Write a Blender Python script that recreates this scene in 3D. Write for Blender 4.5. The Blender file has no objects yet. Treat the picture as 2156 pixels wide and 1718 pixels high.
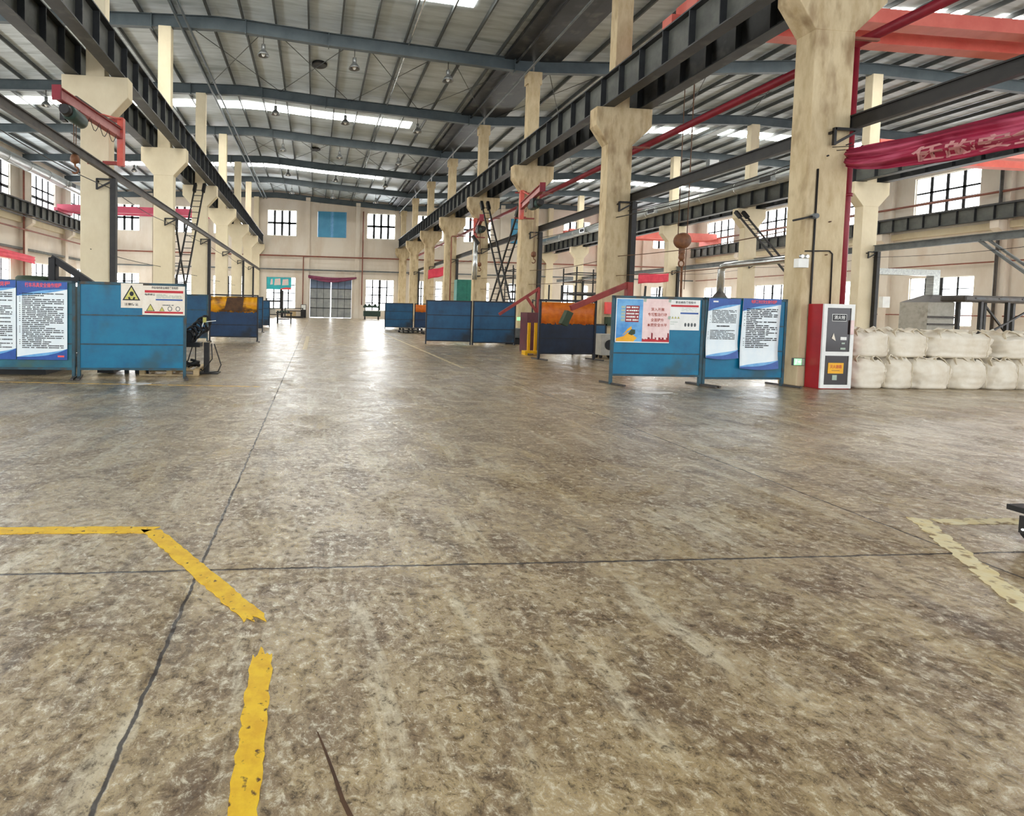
import bpy, bmesh, math, random
from mathutils import Vector, Matrix, noise
random.seed(7)
PI = math.pi
scene = bpy.context.scene
COL = scene.collection

# ------------------------------------------------------------------ camera
cam_d = bpy.data.cameras.new('camera')
cam = bpy.data.objects.new('camera', cam_d)
COL.objects.link(cam)
CR = Vector((0.99553733, -0.09156369, 0.02283687))
CU = Vector((-0.01891599, 0.04346298, 0.99887595))
CF = Vector((0.09245333, 0.99485027, -0.04153701))
cam.matrix_world = Matrix(((CR.x, CU.x, -CF.x, 0.0), (CR.y, CU.y, -CF.y, 0.0), (CR.z, CU.z, -CF.z, 1.41), (0, 0, 0, 1)))
cam_d.sensor_width = 36.0
cam_d.lens = 1128.0 / 2156.0 * 36.0
cam_d.shift_x = (1078.0 - 767.08) / 2156.0
cam_d.shift_y = (692.5 - 859.0) / 2156.0
cam_d.clip_end = 300
scene.camera = cam

# ------------------------------------------------------------------ world, exposure
world = bpy.data.worlds.new('sky')
scene.world = world
world.use_nodes = True
bg = world.node_tree.nodes['Background']
bg.inputs['Color'].default_value = (0.93, 0.96, 1.0, 1)
bg.inputs['Strength'].default_value = 1.5
scene.view_settings.view_transform = 'Standard'
scene.view_settings.look = 'None'
scene.view_settings.exposure = 0.82
scene.view_settings.gamma = 1.0
scene.view_settings.use_curve_mapping = False
WIN_E = 6.5      # daylight strength of the frosted window panes
SKY_E = 12.0      # daylight strength of the translucent roof sheets
try:
    scene.cycles.use_denoising = True
    scene.cycles.max_bounces = 5
    scene.cycles.use_adaptive_sampling = True
    scene.cycles.adaptive_threshold = 0.07
    scene.cycles.diffuse_bounces = 3
    scene.cycles.glossy_bounces = 3
    scene.cycles.sample_clamp_indirect = 6.0
except Exception:
    pass

# ------------------------------------------------------------------ materials
def C(r, g, b):
    f = lambda v: (v / 255.0 / 12.92) if v / 255.0 <= 0.04045 else ((v / 255.0 + 0.055) / 1.055) ** 2.4
    return (f(r), f(g), f(b), 1.0)

def N(nt, t, **kw):
    n = nt.nodes.new(t)
    for k, v in kw.items():
        setattr(n, k, v)
    return n

def mat(name, c1, c2=None, scale=3.0, stretch=(1, 1, 1), lo=0.4, hi=0.65, rough=0.6, metal=0.0, bump=0.0, c3=None, scale3=0.6, lo3=0.55, hi3=0.7, spec=0.4):
    m = bpy.data.materials.new(name)
    m.use_nodes = True
    nt = m.node_tree
    p = nt.nodes['Principled BSDF']
    p.inputs['Roughness'].default_value = rough
    p.inputs['Metallic'].default_value = metal
    p.inputs['Specular IOR Level'].default_value = spec
    if c2 is None:
        c2 = tuple(v * 0.82 for v in c1[:3]) + (1,)
    tc = N(nt, 'ShaderNodeTexCoord')
    mp = N(nt, 'ShaderNodeMapping')
    mp.inputs['Scale'].default_value = stretch
    nt.links.new(tc.outputs['Object'], mp.inputs['Vector'])
    nz = N(nt, 'ShaderNodeTexNoise')
    nz.inputs['Scale'].default_value = scale
    nz.inputs['Detail'].default_value = 6
    nz.inputs['Roughness'].default_value = 0.65
    nt.links.new(mp.outputs[0], nz.inputs['Vector'])
    rp = N(nt, 'ShaderNodeMapRange')
    rp.inputs['From Min'].default_value = lo
    rp.inputs['From Max'].default_value = hi
    nt.links.new(nz.outputs['Fac'], rp.inputs['Value'])
    mx = N(nt, 'ShaderNodeMix', data_type='RGBA')
    mx.inputs[6].default_value = c1
    mx.inputs[7].default_value = c2
    nt.links.new(rp.outputs[0], mx.inputs[0])
    out = mx.outputs[2]
    if c3 is not None:
        n3 = N(nt, 'ShaderNodeTexNoise')
        n3.inputs['Scale'].default_value = scale3
        n3.inputs['Detail'].default_value = 5
        nt.links.new(mp.outputs[0], n3.inputs['Vector'])
        r3 = N(nt, 'ShaderNodeMapRange')
        r3.inputs['From Min'].default_value = lo3
        r3.inputs['From Max'].default_value = hi3
        nt.links.new(n3.outputs['Fac'], r3.inputs['Value'])
        m3 = N(nt, 'ShaderNodeMix', data_type='RGBA')
        m3.inputs[7].default_value = c3
        nt.links.new(r3.outputs[0], m3.inputs[0])
        nt.links.new(out, m3.inputs[6])
        out = m3.outputs[2]
    nt.links.new(out, p.inputs['Base Color'])
    if bump:
        b = N(nt, 'ShaderNodeBump')
        b.inputs['Strength'].default_value = bump
        b.inputs['Distance'].default_value = 0.02
        nt.links.new(nz.outputs['Fac'], b.inputs['Height'])
        nt.links.new(b.outputs[0], p.inputs['Normal'])
    return m

def emat(name, col, strength):
    m = bpy.data.materials.new(name)
    m.use_nodes = True
    nt = m.node_tree
    p = nt.nodes['Principled BSDF']
    p.inputs['Base Color'].default_value = (0.8, 0.8, 0.8, 1)
    p.inputs['Roughness'].default_value = 0.4
    tc = N(nt, 'ShaderNodeTexCoord')
    nz = N(nt, 'ShaderNodeTexNoise')
    nz.inputs['Scale'].default_value = 1.3
    nt.links.new(tc.outputs['Object'], nz.inputs['Vector'])
    rp = N(nt, 'ShaderNodeMapRange')
    rp.inputs['To Min'].default_value = strength * 0.85
    rp.inputs['To Max'].default_value = strength * 1.15
    nt.links.new(nz.outputs['Fac'], rp.inputs['Value'])
    p.inputs['Emission Color'].default_value = col
    nt.links.new(rp.outputs[0], p.inputs['Emission Strength'])
    return m

def floor_material():
    m = bpy.data.materials.new('worn_concrete_floor')
    m.use_nodes = True
    nt = m.node_tree
    L = nt.links.new
    p = nt.nodes['Principled BSDF']
    tc = N(nt, 'ShaderNodeTexCoord')
    def ns(scale, detail=8, rough=0.62, st=(1, 1, 1), dist=0.0):
        mp = N(nt, 'ShaderNodeMapping')
        mp.inputs['Scale'].default_value = st
        L(tc.outputs['Object'], mp.inputs['Vector'])
        n = N(nt, 'ShaderNodeTexNoise')
        n.inputs['Scale'].default_value = scale
        n.inputs['Detail'].default_value = detail
        n.inputs['Roughness'].default_value = rough
        n.inputs['Distortion'].default_value = dist
        L(mp.outputs[0], n.inputs['Vector'])
        return n.outputs['Fac']
    def rng(v, a, b, c=0.0, d=1.0):
        r = N(nt, 'ShaderNodeMapRange')
        r.inputs['From Min'].default_value = a
        r.inputs['From Max'].default_value = b
        r.inputs['To Min'].default_value = c
        r.inputs['To Max'].default_value = d
        L(v, r.inputs['Value'])
        return r.outputs[0]
    def mix(f, a, b):
        x = N(nt, 'ShaderNodeMix', data_type='RGBA')
        L(f, x.inputs[0])
        for i, s in ((6, a), (7, b)):
            if isinstance(s, tuple):
                x.inputs[i].default_value = s
            else:
                L(s, x.inputs[i])
        return x.outputs[2]
    def math_(op, a, b=None, c=None):
        n = N(nt, 'ShaderNodeMath', operation=op)
        for i, s in enumerate((a, b, c)):
            if s is None:
                continue
            if isinstance(s, (int, float)):
                n.inputs[i].default_value = s
            else:
                L(s, n.inputs[i])
        return n.outputs[0]
    big = ns(0.55, 6, 0.6, dist=0.6)
    mid = ns(2.6, 8, 0.7, dist=0.8)
    fine = ns(21.0, 9, 0.8, dist=0.4)
    grit = ns(75.0, 4, 0.7)
    scr = ns(2.0, 5, 0.6, (7.0, 1.1, 1.0), 0.6)
    col = mix(rng(mid, 0.40, 0.62), FLO_A, FLO_B)
    col = mix(rng(big, 0.48, 0.68, 0.0, 0.55), col, FLO_C)
    tyre = ns(1.6, 7, 0.65, (2.6, 0.45, 1.0), 0.5)
    col = mix(rng(tyre, 0.54, 0.68, 0.0, 0.7), col, C(98, 78, 50))
    col = mix(rng(tyre, 0.44, 0.34, 0.0, 0.5), col, FLO_E)
    col = mix(rng(fine, 0.51, 0.63, 0.0, 0.85), col, FLO_D)
    col = mix(rng(fine, 0.48, 0.37, 0.0, 0.8), col, FLO_E)
    col = mix(rng(scr, 0.62, 0.76, 0.0, 0.5), col, FLO_D)
    col = mix(rng(grit, 0.60, 0.70, 0.0, 0.75), col, FLO_D)
    col = mix(rng(grit, 0.40, 0.31, 0.0, 0.55), col, FLO_E)
    # saw-cut joints
    sp = N(nt, 'ShaderNodeSeparateXYZ')
    L(tc.outputs['Object'], sp.inputs[0])
    wob = math_('MULTIPLY', math_('SUBTRACT', ns(9.0, 4), 0.5), 0.035)
    def joint(axis, off, period, w):
        v = math_('ADD', math_('ADD', axis, -off), wob)
        a = math_('PINGPONG', v, period * 0.5)
        return rng(a, w, w * 0.55)
    jx = joint(sp.outputs[0], -0.583, 4.494, 0.0105)
    jy = joint(sp.outputs[1], 2.838, 6.904, 0.0105)
    jj = math_('MAXIMUM', jx, jy)
    col = mix(jj, col, C(48, 38, 28))
    L(col, p.inputs['Base Color'])
    ro = math_('ADD', rng(mid, 0.35, 0.65, 0.16, 0.40), rng(fine, 0.42, 0.62, -0.02, 0.20))
    ro = math_('ADD', ro, math_('MULTIPLY', jj, 0.4))
    L(ro, p.inputs['Roughness'])
    p.inputs['Specular IOR Level'].default_value = 0.5
    wet = ns(1.1, 7, 0.7, (1.0, 0.8, 1.0), 0.9)
    cw = math_('MULTIPLY', rng(wet, 0.36, 0.50), rng(fine, 0.62, 0.48))
    L(cw, p.inputs['Coat Weight'])
    p.inputs['Coat Roughness'].default_value = 0.25
    p.inputs['Coat IOR'].default_value = 1.6
    h = math_('ADD', math_('MULTIPLY', fine, 0.6), math_('MULTIPLY', mid, 0.8))
    h = math_('ADD', h, math_('MULTIPLY', grit, 0.12))
    h = math_('SUBTRACT', h, math_('MULTIPLY', jj, 0.8))
    b = N(nt, 'ShaderNodeBump')
    b.inputs['Strength'].default_value = 0.28
    b.inputs['Distance'].default_value = 0.03
    L(h, b.inputs['Height'])
    L(b.outputs[0], p.inputs['Normal'])
    b2 = N(nt, 'ShaderNodeBump')
    b2.inputs['Strength'].default_value = 0.22
    b2.inputs['Distance'].default_value = 0.03
    L(h, b2.inputs['Height'])
    L(b2.outputs[0], p.inputs['Coat Normal'])
    return m

FLO_A = C(180, 156, 111)
FLO_B = C(112, 86, 52)
FLO_C = C(140, 114, 74)
FLO_D = C(58, 44, 26)
FLO_E = C(228, 216, 184)

M = {}
M['floor'] = floor_material()
M['cream'] = mat('cream_painted_concrete', C(224, 212, 182), C(212, 198, 166), 1.2, (1, 1, 0.6), 0.4, 0.7, 0.75, bump=0.06, c3=C(212, 196, 164), scale3=0.7, lo3=0.58, hi3=0.8)
M['dirty'] = mat('stained_cream_concrete', C(206, 188, 152), C(178, 156, 118), 2.6, (1.5, 1.5, 0.5), 0.4, 0.7, 0.8, bump=0.1, c3=C(142, 118, 86), scale3=1.7, lo3=0.56, hi3=0.74)
M['wall'] = mat('stained_cream_plaster', C(218, 209, 195), C(206, 193, 175), 0.6, (1, 1, 0.4), 0.42, 0.7, 0.85, bump=0.04, c3=C(196, 174, 150), scale3=0.55, lo3=0.58, hi3=0.8)
M['roof'] = mat('silver_roof_lining', C(196, 206, 210), C(172, 182, 186), 1.2, (0.5, 4.0, 1), 0.4, 0.65, 0.45, 0.0, bump=0.3, c3=C(152, 162, 166), scale3=0.5)
M['rafter'] = mat('blue_grey_painted_steel', C(84, 94, 98), C(70, 80, 84), 1.0, rough=0.5)
M['purlin'] = mat('dark_galvanised_purlin', C(84, 88, 88), C(66, 70, 70), 2.0, rough=0.55)
M['girder'] = mat('dark_grey_painted_steel', C(50, 52, 54), C(38, 40, 42), 2.0, rough=0.5, c3=C(82, 84, 82), scale3=1.5)
M['girderweb'] = mat('dusty_grey_steel_web', C(98, 100, 94), C(78, 80, 76), 1.6, rough=0.6)
M['black'] = mat('black_painted_steel', C(40, 38, 36), C(28, 27, 27), 4.0, rough=0.5)
M['rail'] = mat('dark_brown_grey_steel', C(78, 72, 66), C(56, 52, 50), 3.0, rough=0.5)
M['blue'] = mat('weathered_blue_paint', C(16, 116, 150), C(14, 98, 134), 2.2, (1, 1, 1), 0.4, 0.66, 0.42, bump=0.05, c3=C(44, 88, 104), scale3=1.3)
M['teal'] = mat('weathered_teal_paint', C(40, 106, 122), C(30, 88, 108), 2.2, rough=0.45, c3=C(58, 92, 88), scale3=1.6)
M['navy'] = mat('dark_blue_paint', C(30, 62, 98), C(24, 50, 82), 2.0, rough=0.45, c3=C(30, 40, 54), scale3=1.2)
M['mblue'] = mat('mid_blue_paint', C(32, 86, 122), C(26, 70, 104), 1.6, rough=0.45, c3=C(34, 48, 62), scale3=1.0)
M['sooty'] = mat('sooty_dark_blue_paint', C(34, 46, 66), C(26, 32, 44), 1.6, rough=0.5)
M['bframe'] = mat('dull_blue_grey_frame', C(44, 84, 98), C(40, 62, 70), 4.0, rough=0.5, c3=C(70, 62, 50), scale3=5.0)
M['dframe'] = mat('dark_frame_steel', C(40, 44, 52), C(30, 32, 38), 4.0, rough=0.5)
M['yellowcurtain'] = mat('yellow_welding_curtain', C(236, 172, 30), C(220, 140, 24), 4.0, (1, 1, 2), rough=0.4, bump=0.3, c3=C(110, 76, 44), scale3=1.1, lo3=0.52, hi3=0.6)
M['orangecurtain'] = mat('orange_welding_curtain', C(226, 124, 40), C(204, 100, 34), 4.0, (1, 1, 2), rough=0.4, bump=0.3, c3=C(128, 72, 36), scale3=1.4, lo3=0.56, hi3=0.7)
M['soot'] = mat('scorched_curtain', C(96, 68, 44), C(70, 50, 36), 5.0, rough=0.7)
M['white'] = mat('off_white_sheet', C(236, 236, 230), C(226, 226, 220), 5.0, rough=0.5)
M['paper'] = mat('cream_paper', C(238, 230, 214), C(228, 216, 196), 5.0, rough=0.6)
M['posterw'] = mat('pale_poster_vinyl', C(232, 240, 240), C(222, 234, 238), 3.0, rough=0.3)
M['posterb'] = mat('poster_royal_blue', C(38, 84, 160), C(30, 70, 140), 5.0, rough=0.3)
M['posterl'] = mat('poster_light_blue', C(120, 180, 222), C(84, 150, 206), 5.0, rough=0.3)
M['pink'] = mat('creased_pink_poster', C(240, 214, 208), C(228, 196, 192), 6.0, rough=0.5, bump=0.2)
M['skyposter'] = mat('poster_sky_blue', C(130, 190, 226), C(66, 134, 196), 1.6, (1, 1, 1.4), 0.35, 0.65, rough=0.35)
M['ink'] = mat('black_ink', C(34, 34, 38), C(28, 28, 30), rough=0.6)
M['greyink'] = mat('grey_ink', C(92, 96, 98), C(80, 84, 86), rough=0.6)
M['redink'] = mat('red_ink', C(196, 44, 52), C(176, 36, 44), rough=0.5)
M['coral'] = mat('coral_lettering', C(246, 96, 88), C(236, 80, 80), rough=0.5)
M['maroon'] = mat('maroon_ink', C(150, 40, 44), C(130, 34, 40), rough=0.5)
M['rustink'] = mat('brick_red_lettering', C(170, 76, 56), C(156, 66, 50), rough=0.5)
M['blueink'] = mat('blue_ink', C(52, 90, 160), C(44, 76, 140), rough=0.5)
M['tan'] = mat('tan_ink', C(170, 186, 168), C(160, 176, 160), rough=0.5)
M['signyellow'] = mat('warning_yellow', C(206, 200, 110), C(196, 190, 96), rough=0.5)
M['amber'] = mat('amber_yellow', C(240, 178, 40), C(228, 160, 34), rough=0.45)
M['olive'] = mat('dark_olive', C(60, 74, 50), C(48, 60, 42), rough=0.6)
M['linepaint'] = mat('yellow_floor_paint', C(244, 200, 40), C(226, 174, 30), 14.0, rough=0.5, c3=C(96, 66, 30), scale3=30.0, lo3=0.62, hi3=0.70, bump=0.1)
M['linepale'] = mat('faded_yellow_floor_paint', C(234, 222, 182), C(224, 204, 146), 9.0, rough=0.5, c3=C(150, 124, 84), scale3=14.0, lo3=0.55, hi3=0.66)
M['linedust'] = mat('dusty_pale_floor_paint', C(206, 192, 158), C(186, 168, 132), 9.0, rough=0.5, c3=C(150, 128, 92), scale3=12.0, lo3=0.5, hi3=0.62)
M['plum'] = mat('dull_maroon_paint', C(104, 58, 62), C(84, 46, 52), rough=0.5)
M['linefaint'] = mat('thin_amber_floor_paint', C(220, 176, 76), C(196, 152, 76), 9.0, rough=0.5, c3=C(160, 134, 92), scale3=9.0, lo3=0.5, hi3=0.62)
M['redcrane'] = mat('faded_red_crane_paint', C(222, 118, 104), C(208, 100, 88), 1.0, rough=0.45)
M['duskred'] = mat('dusky_red_crane_paint', C(176, 70, 92), C(160, 58, 80), 1.0, rough=0.45)
M['jibred'] = mat('faded_orange_red_paint', C(206, 92, 74), C(190, 74, 64), 2.0, rough=0.45, c3=C(196, 140, 140), scale3=1.0)
M['jibpink'] = mat('dusty_pink_paint', C(204, 150, 146), C(186, 122, 120), 2.0, rough=0.5)
M['firered'] = mat('fire_red_paint', C(176, 24, 36), C(160, 20, 32), 2.0, rough=0.35)
M['pipered'] = mat('dark_red_pipe_paint', C(142, 34, 48), C(122, 28, 42), 2.0, rough=0.4)
M['rust'] = mat('rust_brown_paint', C(140, 84, 66), C(116, 70, 58), 3.0, rough=0.6)
M['rustred'] = mat('rusty_red_steel', C(150, 58, 50), C(124, 46, 42), 3.0, rough=0.55)
M['bannerred'] = mat('magenta_red_banner_cloth', C(158, 38, 66), C(126, 28, 52), 2.0, (1, 1, 4), rough=0.6, c3=C(188, 84, 108), scale3=1.2)
M['banner2'] = mat('pinkish_red_banner_cloth', C(224, 74, 92), C(208, 56, 78), 2.0, rough=0.6)
M['banner3'] = mat('plum_banner_cloth', C(132, 62, 88), C(112, 52, 78), 2.0, rough=0.6)
M['duct'] = mat('silver_duct_sheet', C(168, 170, 166), C(136, 140, 138), 3.0, (3, 0.4, 3), rough=0.35, metal=0.7)
M['chrome'] = mat('bright_tin_pipe', C(206, 208, 206), C(170, 174, 172), 3.0, rough=0.25, metal=0.8)
M['greypipe'] = mat('grey_painted_pipe', C(112, 116, 114), C(90, 94, 94), 3.0, rough=0.45)
M['shutter'] = mat('turquoise_blue_shutter', C(72, 150, 188), C(62, 138, 178), 1.0, rough=0.4)
M['doorgrey'] = mat('dusty_grey_door_sheet', C(160, 162, 158), C(136, 140, 140), 1.2, rough=0.5, c3=C(120, 128, 138), scale3=0.5)
M['doorblue'] = mat('slate_blue_door_sheet', C(112, 128, 152), C(96, 112, 140), 1.2, rough=0.5)
M['mullion'] = mat('black_window_bar', C(40, 42, 44), C(30, 32, 34), rough=0.6)
M['fabric'] = mat('woven_white_sack', C(232, 224, 206), C(220, 208, 186), 3.0, (1, 1, 1), rough=0.8, bump=0.25, c3=C(206, 190, 162), scale3=2.2, lo3=0.6, hi3=0.8)
M['strap'] = mat('grubby_white_strap', C(222, 212, 190), C(196, 180, 150), 5.0, rough=0.8)
M['wood'] = mat('pale_pallet_wood', C(206, 182, 140), C(176, 148, 106), 3.0, (1, 6, 6), rough=0.75)
M['rubber'] = mat('black_rubber', C(30, 29, 30), C(22, 22, 22), rough=0.55)
M['greenm'] = mat('dark_green_machine_paint', C(44, 66, 54), C(34, 52, 44), rough=0.5)
M['tealm'] = mat('teal_green_cabinet_paint', C(52, 130, 116), C(42, 112, 102), rough=0.45)
M['motor'] = mat('dark_green_motor_paint', C(52, 74, 66), C(40, 58, 54), rough=0.45)
M['hook'] = mat('rusty_brown_hook', C(126, 82, 50), C(98, 62, 40), 6.0, rough=0.55)
M['machw'] = mat('grubby_white_machine', C(184, 182, 172), C(168, 164, 152), 4.0, rough=0.6, c3=C(140, 134, 122), scale3=2.0, lo3=0.6, hi3=0.8)
M['lampshade'] = mat('aluminium_lamp_shade', C(126, 128, 126), C(104, 106, 106), rough=0.35, metal=0.5)
M['bulb'] = mat('white_lamp_glass', C(236, 236, 230), C(226, 226, 220), rough=0.2)
M['cable'] = mat('black_cable', C(38, 34, 32), C(30, 28, 26), rough=0.5)
M['browncable'] = mat('brown_wire', C(104, 72, 46), C(84, 58, 40), rough=0.5)
M['dglass'] = mat('dark_cabinet_glass', C(44, 36, 36), C(30, 26, 28), 2.5, rough=0.12, spec=0.6)
M['yellowsteel'] = mat('yellow_painted_steel', C(244, 190, 30), C(228, 170, 28), 3.0, rough=0.4)
M['debris'] = mat('white_dust_spill', C(236, 232, 224), C(220, 214, 202), rough=0.8)
M['tealposter'] = mat('teal_banner_sheet', C(44, 184, 190), C(60, 160, 170), 2.0, rough=0.4)
M['pastel'] = mat('pastel_pink_lettering', C(236, 190, 190), C(200, 216, 200), 6.0, lo=0.45, hi=0.55, rough=0.4)
M['pane'] = emat('daylit_window_glass', (0.95, 0.98, 1.0, 1), WIN_E)
M['skysheet'] = emat('daylit_roof_sheet', (1.0, 0.99, 0.93, 1), SKY_E)
M['exitgreen'] = emat('lit_exit_green', (0.0, 0.7, 0.1, 1), 0.6)
M['exitwhite'] = emat('lit_exit_white', (0.9, 1.0, 0.92, 1), 0.3)

# ------------------------------------------------------------------ mesh helpers
class MB:
    def __init__(s):
        s.v = []
        s.f = []
        s.sm = []
    def add(s, vs, fs, smooth=False):
        o = len(s.v)
        s.v += [tuple(p) for p in vs]
        s.f += [tuple(i + o for i in f) for f in fs]
        s.sm += [smooth] * len(fs)
        return s
    def box(s, x0, x1, y0, y1, z0, z1):
        x0, x1 = min(x0, x1), max(x0, x1); y0, y1 = min(y0, y1), max(y0, y1); z0, z1 = min(z0, z1), max(z0, z1)
        vs = [(x0, y0, z0), (x1, y0, z0), (x1, y1, z0), (x0, y1, z0), (x0, y0, z1), (x1, y0, z1), (x1, y1, z1), (x0, y1, z1)]
        return s.add(vs, [(0, 3, 2, 1), (4, 5, 6, 7), (0, 1, 5, 4), (1, 2, 6, 5), (2, 3, 7, 6), (3, 0, 4, 7)])
    def bar(s, a, b, w, h=None, up=(0, 0, 1)):
        a = Vector(a); b = Vector(b); h = w if h is None else h
        d = (b - a).normalized()
        u = Vector(up)
        if abs(d.dot(u)) > 0.97:
            u = Vector((0, 1, 0))
        r = d.cross(u).normalized(); u = r.cross(d).normalized()
        vs = []
        for p in (a, b):
            for i, j in ((-1, -1), (1, -1), (1, 1), (-1, 1)):
                vs.append(p + r * (i * w / 2) + u * (j * h / 2))
        return s.add(vs, [(0, 1, 2, 3), (7, 6, 5, 4), (0, 4, 5, 1), (1, 5, 6, 2), (2, 6, 7, 3), (3, 7, 4, 0)])
    def tube(s, pts, r, n=10, cap=True):
        pts = [Vector(p) for p in pts]
        rings = []
        prev = None
        for i, p in enumerate(pts):
            if i == 0: d = pts[1] - p
            elif i == len(pts) - 1: d = p - pts[i - 1]
            else: d = (pts[i + 1] - p).normalized() + (p - pts[i - 1]).normalized()
            d = d.normalized() if d.length > 1e-9 else Vector((0, 0, 1))
            if prev is None:
                u = Vector((0, 0, 1)) if abs(d.z) < 0.9 else Vector((1, 0, 0))
            else:
                u = prev
            a = d.cross(u)
            if a.length < 1e-6: a = d.cross(Vector((0, 1, 0.1)))
            a.normalize(); u = a.cross(d).normalized(); prev = u
            rr = r[i] if isinstance(r, (list, tuple)) else r
            rings.append([p + a * (math.cos(2 * PI * k / n) * rr) + u * (math.sin(2 * PI * k / n) * rr) for k in range(n)])
        vs = [q for ring in rings for q in ring]
        fs = []
        for i in range(len(rings) - 1):
            for k in range(n):
                fs.append((i * n + k, i * n + (k + 1) % n, (i + 1) * n + (k + 1) % n, (i + 1) * n + k))
        s.add(vs, fs, True)
        if cap:
            o = len(s.v) - len(vs)
            s.f.append(tuple(o + k for k in reversed(range(n)))); s.sm.append(False)
            s.f.append(tuple(o + (len(rings) - 1) * n + k for k in range(n))); s.sm.append(False)
        return s
    def prism(s, pts, axis, a, b):
        """extrude a 2-D outline along an axis. axis 'Y': pts are (x,z); 'X': (y,z); 'Z': (x,y)"""
        n = len(pts)
        def P(p, t):
            return (p[0], t, p[1]) if axis == 'Y' else ((t, p[0], p[1]) if axis == 'X' else (p[0], p[1], t))
        vs = [P(p, a) for p in pts] + [P(p, b) for p in pts]
        fs = [tuple(range(n)), tuple(reversed(range(n, 2 * n)))]
        for i in range(n):
            j = (i + 1) % n
            fs.append((i, i + n, j + n, j))
        return s.add(vs, fs)
    def lathe(s, prof, c=(0, 0, 0), n=16, axis='Z'):
        """prof: (radius, height) pairs"""
        vs = []; fs = []
        for r, h in prof:
            for k in range(n):
                x, y = r * math.cos(2 * PI * k / n), r * math.sin(2 * PI * k / n)
                q = (x, y, h) if axis == 'Z' else ((x, h, y) if axis == 'Y' else (h, x, y))
                vs.append((c[0] + q[0], c[1] + q[1], c[2] + q[2]))
        for i in range(len(prof) - 1):
            for k in range(n):
                fs.append((i * n + k, i * n + (k + 1) % n, (i + 1) * n + (k + 1) % n, (i + 1) * n + k))
        s.add(vs, fs, True)
        o = len(s.v) - len(vs)
        s.f.append(tuple(o + k for k in reversed(range(n)))); s.sm.append(False)
        s.f.append(tuple(o + (len(prof) - 1) * n + k for k in range(n))); s.sm.append(False)
        return s
    def poly(s, pts, y=0.0, th=0.0006):
        """flat printed shape facing -Y; pts are (x,z)"""
        return s.prism(pts, 'Y', y - th, y)
    def build(s, name, m, parent=None, world=False, bevel=0.0):
        me = bpy.data.meshes.new(name)
        off = Vector((0, 0, 0))
        if parent is not None and world:
            p = parent
            while p is not None:
                off += p.location
                p = p.parent
        me.from_pydata([tuple(Vector(v) - off) for v in s.v], [], s.f)
        bm = bmesh.new(); bm.from_mesh(me)
        bmesh.ops.recalc_face_normals(bm, faces=bm.faces)
        bm.to_mesh(me); bm.free()
        for i, p in enumerate(me.polygons):
            p.use_smooth = s.sm[i] if i < len(s.sm) else False
        me.materials.append(M[m] if isinstance(m, str) else m)
        o = bpy.data.objects.new(name, me)
        COL.objects.link(o)
        if parent is not None:
            o.parent = parent
        if bevel:
            b = o.modifiers.new('bevel', 'BEVEL'); b.width = bevel; b.segments = 2; b.limit_method = 'ANGLE'
        return o

def tag(o, label, cat, group=None, kind='thing'):
    o['label'] = label; o['category'] = cat
    if group: o['group'] = group
    if kind: o['kind'] = kind
    return o

def thing(name, label, cat, loc=(0, 0, 0), rotz=0.0, group=None):
    o = bpy.data.objects.new(name, None)
    COL.objects.link(o)
    o.location = loc
    o.rotation_euler = (0, 0, rotz)
    o.empty_display_size = 0.2
    return tag(o, label, cat, group)

def struct(o):
    o['kind'] = 'structure'
    return o

def dup_part(src, parent, loc=None):
    c = src.copy()
    COL.objects.link(c)
    c.parent = parent
    if loc is not None: c.location = loc
    return c

def text_part(name, s, size, m, parent, x=0.0, z=0.0, y=-0.004, width=None, align='CENTER'):
    cu = bpy.data.curves.new('lettering', 'FONT')
    cu.body = s
    cu.size = size
    cu.align_x = align
    cu.align_y = 'CENTER'
    cu.resolution_u = 2
    cu.offset = size * 0.014
    t = bpy.data.objects.new('tmp_lettering', cu)
    COL.objects.link(t)
    bpy.context.view_layer.update()
    dg = bpy.context.evaluated_depsgraph_get()
    me = bpy.data.meshes.new_from_object(t.evaluated_get(dg))
    bpy.data.objects.remove(t)
    bpy.data.curves.remove(cu)
    xs = [v.co.x for v in me.vertices] or [0]
    k = 1.0
    if width and max(xs) - min(xs) > 1e-6:
        k = width / (max(xs) - min(xs))
    for v in me.vertices:
        v.co = Vector((x + v.co.x * k, y, z + v.co.y))
    me.materials.clear()
    me.materials.append(M[m])
    o = bpy.data.objects.new(name, me)
    COL.objects.link(o)
    o.parent = parent
    return o

ORD = ['zeroth', 'first', 'second', 'third', 'fourth', 'fifth', 'sixth', 'seventh', 'eighth', 'ninth', 'tenth']
S = 7.5
def YK(k): return 17.644 + (k - 1) * S
XL, XR, XR2 = -6.85, 10.14, 27.95
XWL, XWR, YF = -24.6, 46.9, 62.75
YB = -9.0

# ------------------------------------------------------------------ shell: floor, walls, roof
struct(MB().box(XWL - 0.3, XWR + 0.3, YB, YF + 0.4, -0.3, 0.0).build('floor', 'floor'))

def roof_under(x):
    P = [(-24.9, 12.85), (-18, 13.2), (-8.5, 13.57), (-4.6, 13.66), (-3.34, 13.6), (0.4, 13.28), (XR, 12.66), (14, 12.82), (20.5, 13.3), (23.2, 13.5), (27.95, 13.66), (31, 13.55), (47.2, 12.8)]
    for (a, za), (b, zb) in zip(P, P[1:]):
        if a <= x <= b:
            return za + (zb - za) * (x - a) / (b - a)
    return P[0][1] if x < P[0][0] else P[-1][1]
RD = 0.58   # depth of roof rafters
PD = 0.22   # depth of purlins

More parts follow.
